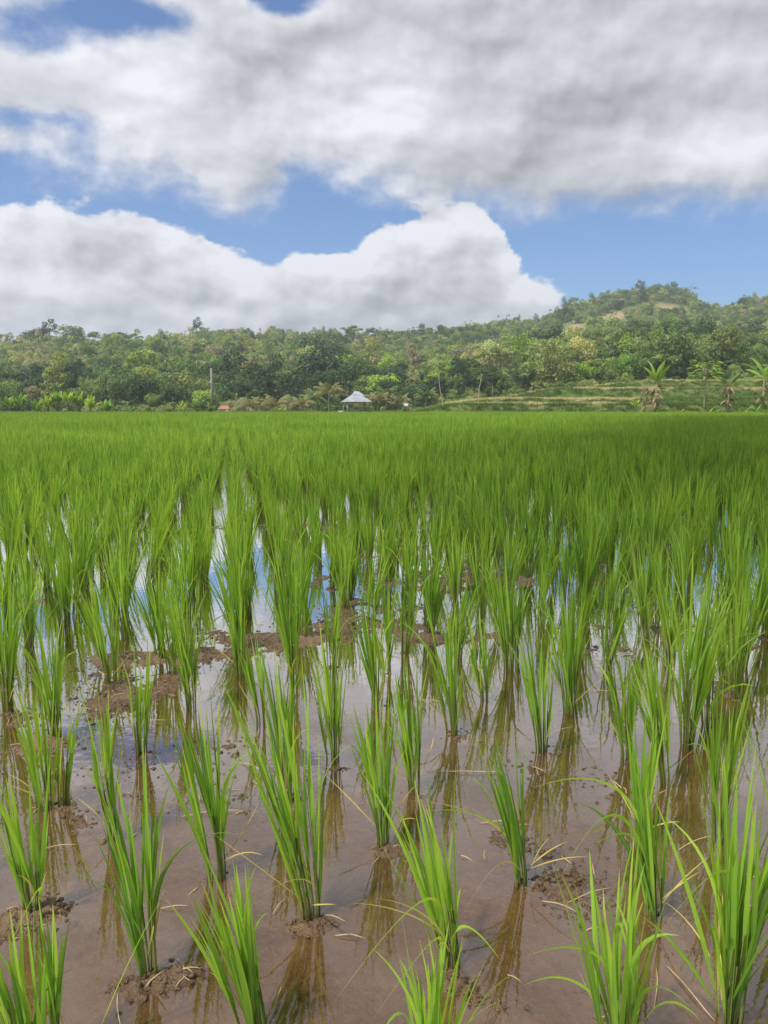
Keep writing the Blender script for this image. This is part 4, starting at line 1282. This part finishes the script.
# ------------------------------------------------------------------ air
hb = MB()
x0, x1, y0, y1, z0, z1 = -1500, 1500, -1500, 1500, -3, 130
hb.add([(x0, y0, z0), (x1, y0, z0), (x1, y1, z0), (x0, y1, z0), (x0, y0, z1), (x1, y0, z1), (x1, y1, z1), (x0, y1, z1)], [(3, 2, 1, 0), (4, 5, 6, 7), (0, 1, 5, 4), (1, 2, 6, 5), (2, 3, 7, 6), (3, 0, 4, 7)])
m, t = new_mat('haze')
v = t.nt.nodes.new('ShaderNodeVolumePrincipled'); v.inputs['Color'].default_value = (.80, .88, 1, 1); v.inputs['Density'].default_value = .0006; v.inputs['Anisotropy'].default_value = .2
t.out(v.outputs[0], True)
HAZE = True
if HAZE:
    tag(hb.build('haze', m, smooth=False), 'thin pale blue air haze over the whole valley', 'haze', kind='stuff')

def add_shade_cloud():  # unseen cloud added out of view to cast shade on the right of the paddy
    r = random.Random(8)
    mb = MB()
    T = 166.0
    c = Vector((12.5, 24, 0)) + sd * T
    bm_s = []
    for k in range(26):
        a = r.uniform(0, 6.28); q = math.sqrt(r.random())
        bm_s.append((Vector((math.cos(a) * q * 5 + math.sin(a) * q * 13, math.sin(a) * q * 27, r.uniform(-1, 3))), r.uniform(3.5, 6)))
    for (p, rad) in bm_s:
        vs = []; fs = []
        nu, nv = 14, 8
        for i in range(nv + 1):
            for j in range(nu):
                th = math.pi * i / nv; ph = 2 * math.pi * j / nu
                d = Vector((math.sin(th) * math.cos(ph), math.sin(th) * math.sin(ph), math.cos(th) * .7))
                vs.append(p + d * rad * (1 + .12 * math.sin(5 * ph + p.x) * math.sin(4 * th)))
        for i in range(nv):
            for j in range(nu):
                fs.append((i * nu + j, (i + 1) * nu + j, (i + 1) * nu + (j + 1) % nu, i * nu + (j + 1) % nu))
        mb.add(vs, fs)
    m, t = new_mat('shade_cloud')
    df_ = t.nt.nodes.new('ShaderNodeBsdfDiffuse'); df_.inputs[0].default_value = (.85, .86, .88, 1)
    tr_ = t.nt.nodes.new('ShaderNodeBsdfTransparent')
    t.out(t.mixs(.42, tr_.outputs[0], df_.outputs[0]))
    o = mb.build('shade_cloud', m); o.location = c
    tag(o, kind='structure')

# ------------------------------------------------------------------ sun and sky
SUN_EL, SUN_AZ = R(58), R(-128)    # azimuth from +Y, clockwise positive: behind left of the camera
sd = Vector((math.sin(SUN_AZ) * math.cos(SUN_EL), math.cos(SUN_AZ) * math.cos(SUN_EL), math.sin(SUN_EL)))
sl_ = bpy.data.lights.new('sun', 'SUN'); sl_.energy = 5.0; sl_.angle = R(3); sl_.color = (1, .95, .86)
so_ = bpy.data.objects.new('sun', sl_); COL.objects.link(so_)
so_.rotation_euler = (-sd).to_track_quat('-Z', 'Y').to_euler(); so_.location = (0, 0, 50)

add_shade_cloud()
w = bpy.data.worlds.new('World'); scene.world = w; w.use_nodes = True
w.node_tree.nodes.clear()
t = NT(w.node_tree)
sky = t.nt.nodes.new('ShaderNodeTexSky'); sky.sky_type = 'NISHITA'; sky.sun_disc = False
sky.sun_elevation = SUN_EL; sky.sun_rotation = SUN_AZ; sky.air_density = 1.0; sky.dust_density = .6; sky.ozone_density = 2.5
dirv = t.nt.nodes.new('ShaderNodeTexCoord').outputs['Generated']
skyc = t.vm('MULTIPLY', sky.outputs[0], (.066, .096, .128))
def pxd(px, py):
    d = ray(px, py); d = d / np.linalg.norm(d); return d[0], d[2]
# warp
sv = t.vm('MULTIPLY', dirv, (1, 1, 1.6))
wn = t.nt.nodes.new('ShaderNodeTexNoise'); wn.inputs['Scale'].default_value = 7.0; wn.inputs['Detail'].default_value = 6; wn.inputs['Roughness'].default_value = .55; t.l(sv, wn.inputs['Vector'])
warp = t.vm('MULTIPLY', t.vm('SUBTRACT', wn.outputs['Color'], (.5, .5, .5)), (.085, .085, .045))
dw = t.vm('ADD', dirv, warp)
sx, sy, sz = t.xyz(dw)[0:3]
def curve(x, pxs):
    """height of an edge as a function of direction x in -.6..+.6"""
    n = t.nt.nodes.new('ShaderNodeFloatCurve')
    c = n.mapping.curves[0]
    P = sorted((min(max((pxd(a, b)[0] + .6) / 1.2, 0), 1), pxd(a, b)[1]) for a, b in pxs)
    while len(c.points) < len(P): c.points.new(.5, .5)
    for q, (a, b) in zip(c.points, P): q.location = (a, min(max(b, 0), 1)); q.handle_type = 'AUTO'
    n.mapping.update()
    t.l(t.m('MULTIPLY', t.m('ADD', x, .6), 1 / 1.2, clamp=True), n.inputs['Value'])
    return n.outputs[0]
deck_lo = curve(sx, [(-200, 160), (0, 163), (80, 172), (150, 188), (215, 202), (255, 214), (292, 186), (330, 184), (420, 205), (480, 200), (560, 208), (640, 214), (768, 222), (900, 225)])
cum_top = curve(sx, [(-200, 230), (0, 216), (55, 204), (110, 203), (150, 212), (190, 232), (235, 258), (262, 266), (285, 256), (318, 258), (345, 250), (372, 236), (405, 218), (450, 198), (485, 216), (505, 238), (525, 262), (550, 284), (590, 305), (768, 330), (900, 330)])
def vor(vec, sc, sm=.35):
    n = t.nt.nodes.new('ShaderNodeTexVoronoi'); n.feature = 'F1'; n.normalize = True
    n.inputs['Scale'].default_value = sc; n.inputs['Detail'].default_value = 1.5; n.inputs['Roughness'].default_value = .45
    t.l(vec, n.inputs['Vector']); return t.m('SUBTRACT', 1.0, n.outputs['Distance'])
v1 = t.vm('ADD', t.vm('MULTIPLY', dirv, (1, 1, 1.45)), t.vm('MULTIPLY', warp, (.4, .4, .4)))
v2 = t.vm('MULTIPLY', dirv, (1, 1, 2.0))
nA = t.noise(v2, 4.2, 5, .52); vb = t.vm('MULTIPLY', dirv, (1, 1, 1.45)); nB = t.noise(vb, 14, 6, .60)
LD = (-.020, -.01, .038)
nA2 = t.noise(t.vm('ADD', v2, LD), 4.2, 3, .5)
nA1 = t.noise(v2, 4.2, 3, .5)
V1 = vor(v1, 11.0); V2 = vor(t.vm('ADD', v1, tuple(q * .55 for q in LD)), 11.0)
z = sz
def hole(px, py, rx, ry, k):
    cx_, cz_ = pxd(px, py)
    a = t.m('DIVIDE', t.m('SUBTRACT', sx, cx_), rx / F); b = t.m('DIVIDE', t.m('SUBTRACT', z, cz_), ry / F)
    q = t.m('ADD', t.m('MULTIPLY', a, a), t.m('MULTIPLY', b, b))
    return t.m('MULTIPLY', t.m('EXPONENT', t.m('MULTIPLY', q, -1.0)), k)
d1 = t.m('MULTIPLY', t.m('SUBTRACT', z, deck_lo), 15.0)
hs_ = t.m('ADD', hole(140, 16, 60, 14, 1.5), hole(285, -4, 40, 14, 2.0))
hs_ = t.m('ADD', hs_, hole(50, 38, 60, 26, 1.25))
hs_ = t.m('ADD', hs_, hole(30, 118, 60, 10, .7))
d1 = t.m('SUBTRACT', t.m('MINIMUM', d1, 1.25), hs_)
d1 = t.m('ADD', d1, t.m('MULTIPLY', t.m('SUBTRACT', nA, .5), 1.7))
d1 = t.m('ADD', d1, t.m('MULTIPLY', t.m('SUBTRACT', nB, .5), 1.6))
d2 = t.m('MULTIPLY', t.m('SUBTRACT', cum_top, z), 30.0)
d2 = t.m('ADD', t.m('MINIMUM', d2, 1.6), t.m('MULTIPLY', t.m('SUBTRACT', V1, .62), 1.7))
d2 = t.m('ADD', d2, t.m('MULTIPLY', t.m('SUBTRACT', nB, .5), 2.2))
d2 = t.m('SUBTRACT', d2, t.m('MULTIPLY', t.sstep(sx, pxd(555, 290)[0], pxd(650, 290)[0]), 4.0))
d2 = t.m('SUBTRACT', d2, t.m('ADD', hole(165, 283, 30, 4, .8), hole(140, 279, 14, 4, .8)))
c1 = t.sstep(d1, -.30, .62); c2 = t.sstep(d2, -.02, .30)
relA = t.m('SUBTRACT', nA1, nA2)
relV = t.m('SUBTRACT', V1, V2)
relB = t.m('SUBTRACT', t.noise(vb, 14, 3, .6), t.noise(t.vm('ADD', vb, tuple(q * .4 for q in LD)), 14, 3, .6))
b1 = t.m('ADD', .525, t.m('MULTIPLY', relA, 1.2))
b1 = t.m('ADD', b1, t.m('MULTIPLY', relV, .16))
b1 = t.m('ADD', b1, t.m('MULTIPLY', t.m('SUBTRACT', nB, .5), .30))
b1 = t.m('ADD', b1, t.m('MULTIPLY', relB, .45))
b1 = t.m('ADD', b1, t.m('MULTIPLY', t.m('SUBTRACT', 1.0, t.sstep(d1, .1, 1.5)), .12))
for g_ in ((140, 85, 80, 50, .22), (395, 122, 95, 34, .24), (330, 30, 110, 40, .12), (720, 150, 80, 18, .26), (650, 50, 130, 50, .10), (258, 85, 55, 32, -.16), (300, 165, 60, 25, .08), (530, 165, 100, 24, -.17), (640, 197, 130, 14, -.10), (500, 75, 80, 34, -.12), (440, 165, 60, 22, -.08), (590, 110, 90, 40, -.12), (60, 20, 90, 30, -.06), (190, 150, 60, 24, -.04)):
    b1 = t.m('ADD', b1, hole(*g_))
hgt_ = t.m('SUBTRACT', cum_top, z)
b2 = t.m('ADD', .60, t.m('MULTIPLY', relV, .7))
b2 = t.m('ADD', b2, t.m('MULTIPLY', relA, 1.1))
b2 = t.m('ADD', b2, t.m('MULTIPLY', t.m('SUBTRACT', 1.0, t.sstep(hgt_, .0, .07)), .26))
b2 = t.m('ADD', b2, t.m('MULTIPLY', t.m('SUBTRACT', nB, .5), .34))
b2 = t.m('ADD', b2, t.m('MULTIPLY', relB, .50))
b2 = t.m('ADD', b2, t.m('ADD', hole(535, 292, 40, 10, .12), hole(60, 285, 120, 10, .08)))
def cc(b):
    b = t.m('MINIMUM', t.m('SMOOTH_MAX', b, .28, .15), .86)
    n = t.nt.nodes.new('ShaderNodeCombineXYZ')
    t.l(t.m('MULTIPLY', b, t.m('ADD', .90, t.m('MULTIPLY', b, .10))), n.inputs[0]); t.l(t.m('MULTIPLY', b, t.m('ADD', .96, t.m('MULTIPLY', b, .04))), n.inputs[1]); t.l(t.m('MULTIPLY', b, 1.05), n.inputs[2])
    return n.outputs[0]
fin = t.mix(c2, skyc, cc(b2))
fin = t.mix(c1, fin, cc(b1))
# low haze near the horizon
lowh = t.m('MULTIPLY', t.sstep(t.m('ABSOLUTE', t.xyz(dirv)[2]), .10, 0.0), .25)
fin = t.mix(lowh, fin, (.50, .60, .74))
bg = t.nt.nodes.new('ShaderNodeBackground'); t.l(fin, bg.inputs[0]); bg.inputs[1].default_value = 1.0
wo = t.nt.nodes.new('ShaderNodeOutputWorld'); t.l(bg.outputs[0], wo.inputs[0])
w.cycles.sampling_method = 'MANUAL'; w.cycles.sample_map_resolution = 512

# ------------------------------------------------------------------ render settings
scene.render.engine = 'CYCLES'
scene.view_settings.view_transform = 'Standard'; scene.view_settings.look = 'None'
scene.view_settings.exposure = 0.18; scene.view_settings.gamma = 1
scene.cycles.max_bounces = 8; scene.cycles.transparent_max_bounces = 12; scene.cycles.volume_bounces = 0
scene.cycles.diffuse_bounces = 3; scene.cycles.transmission_bounces = 4; scene.cycles.glossy_bounces = 3
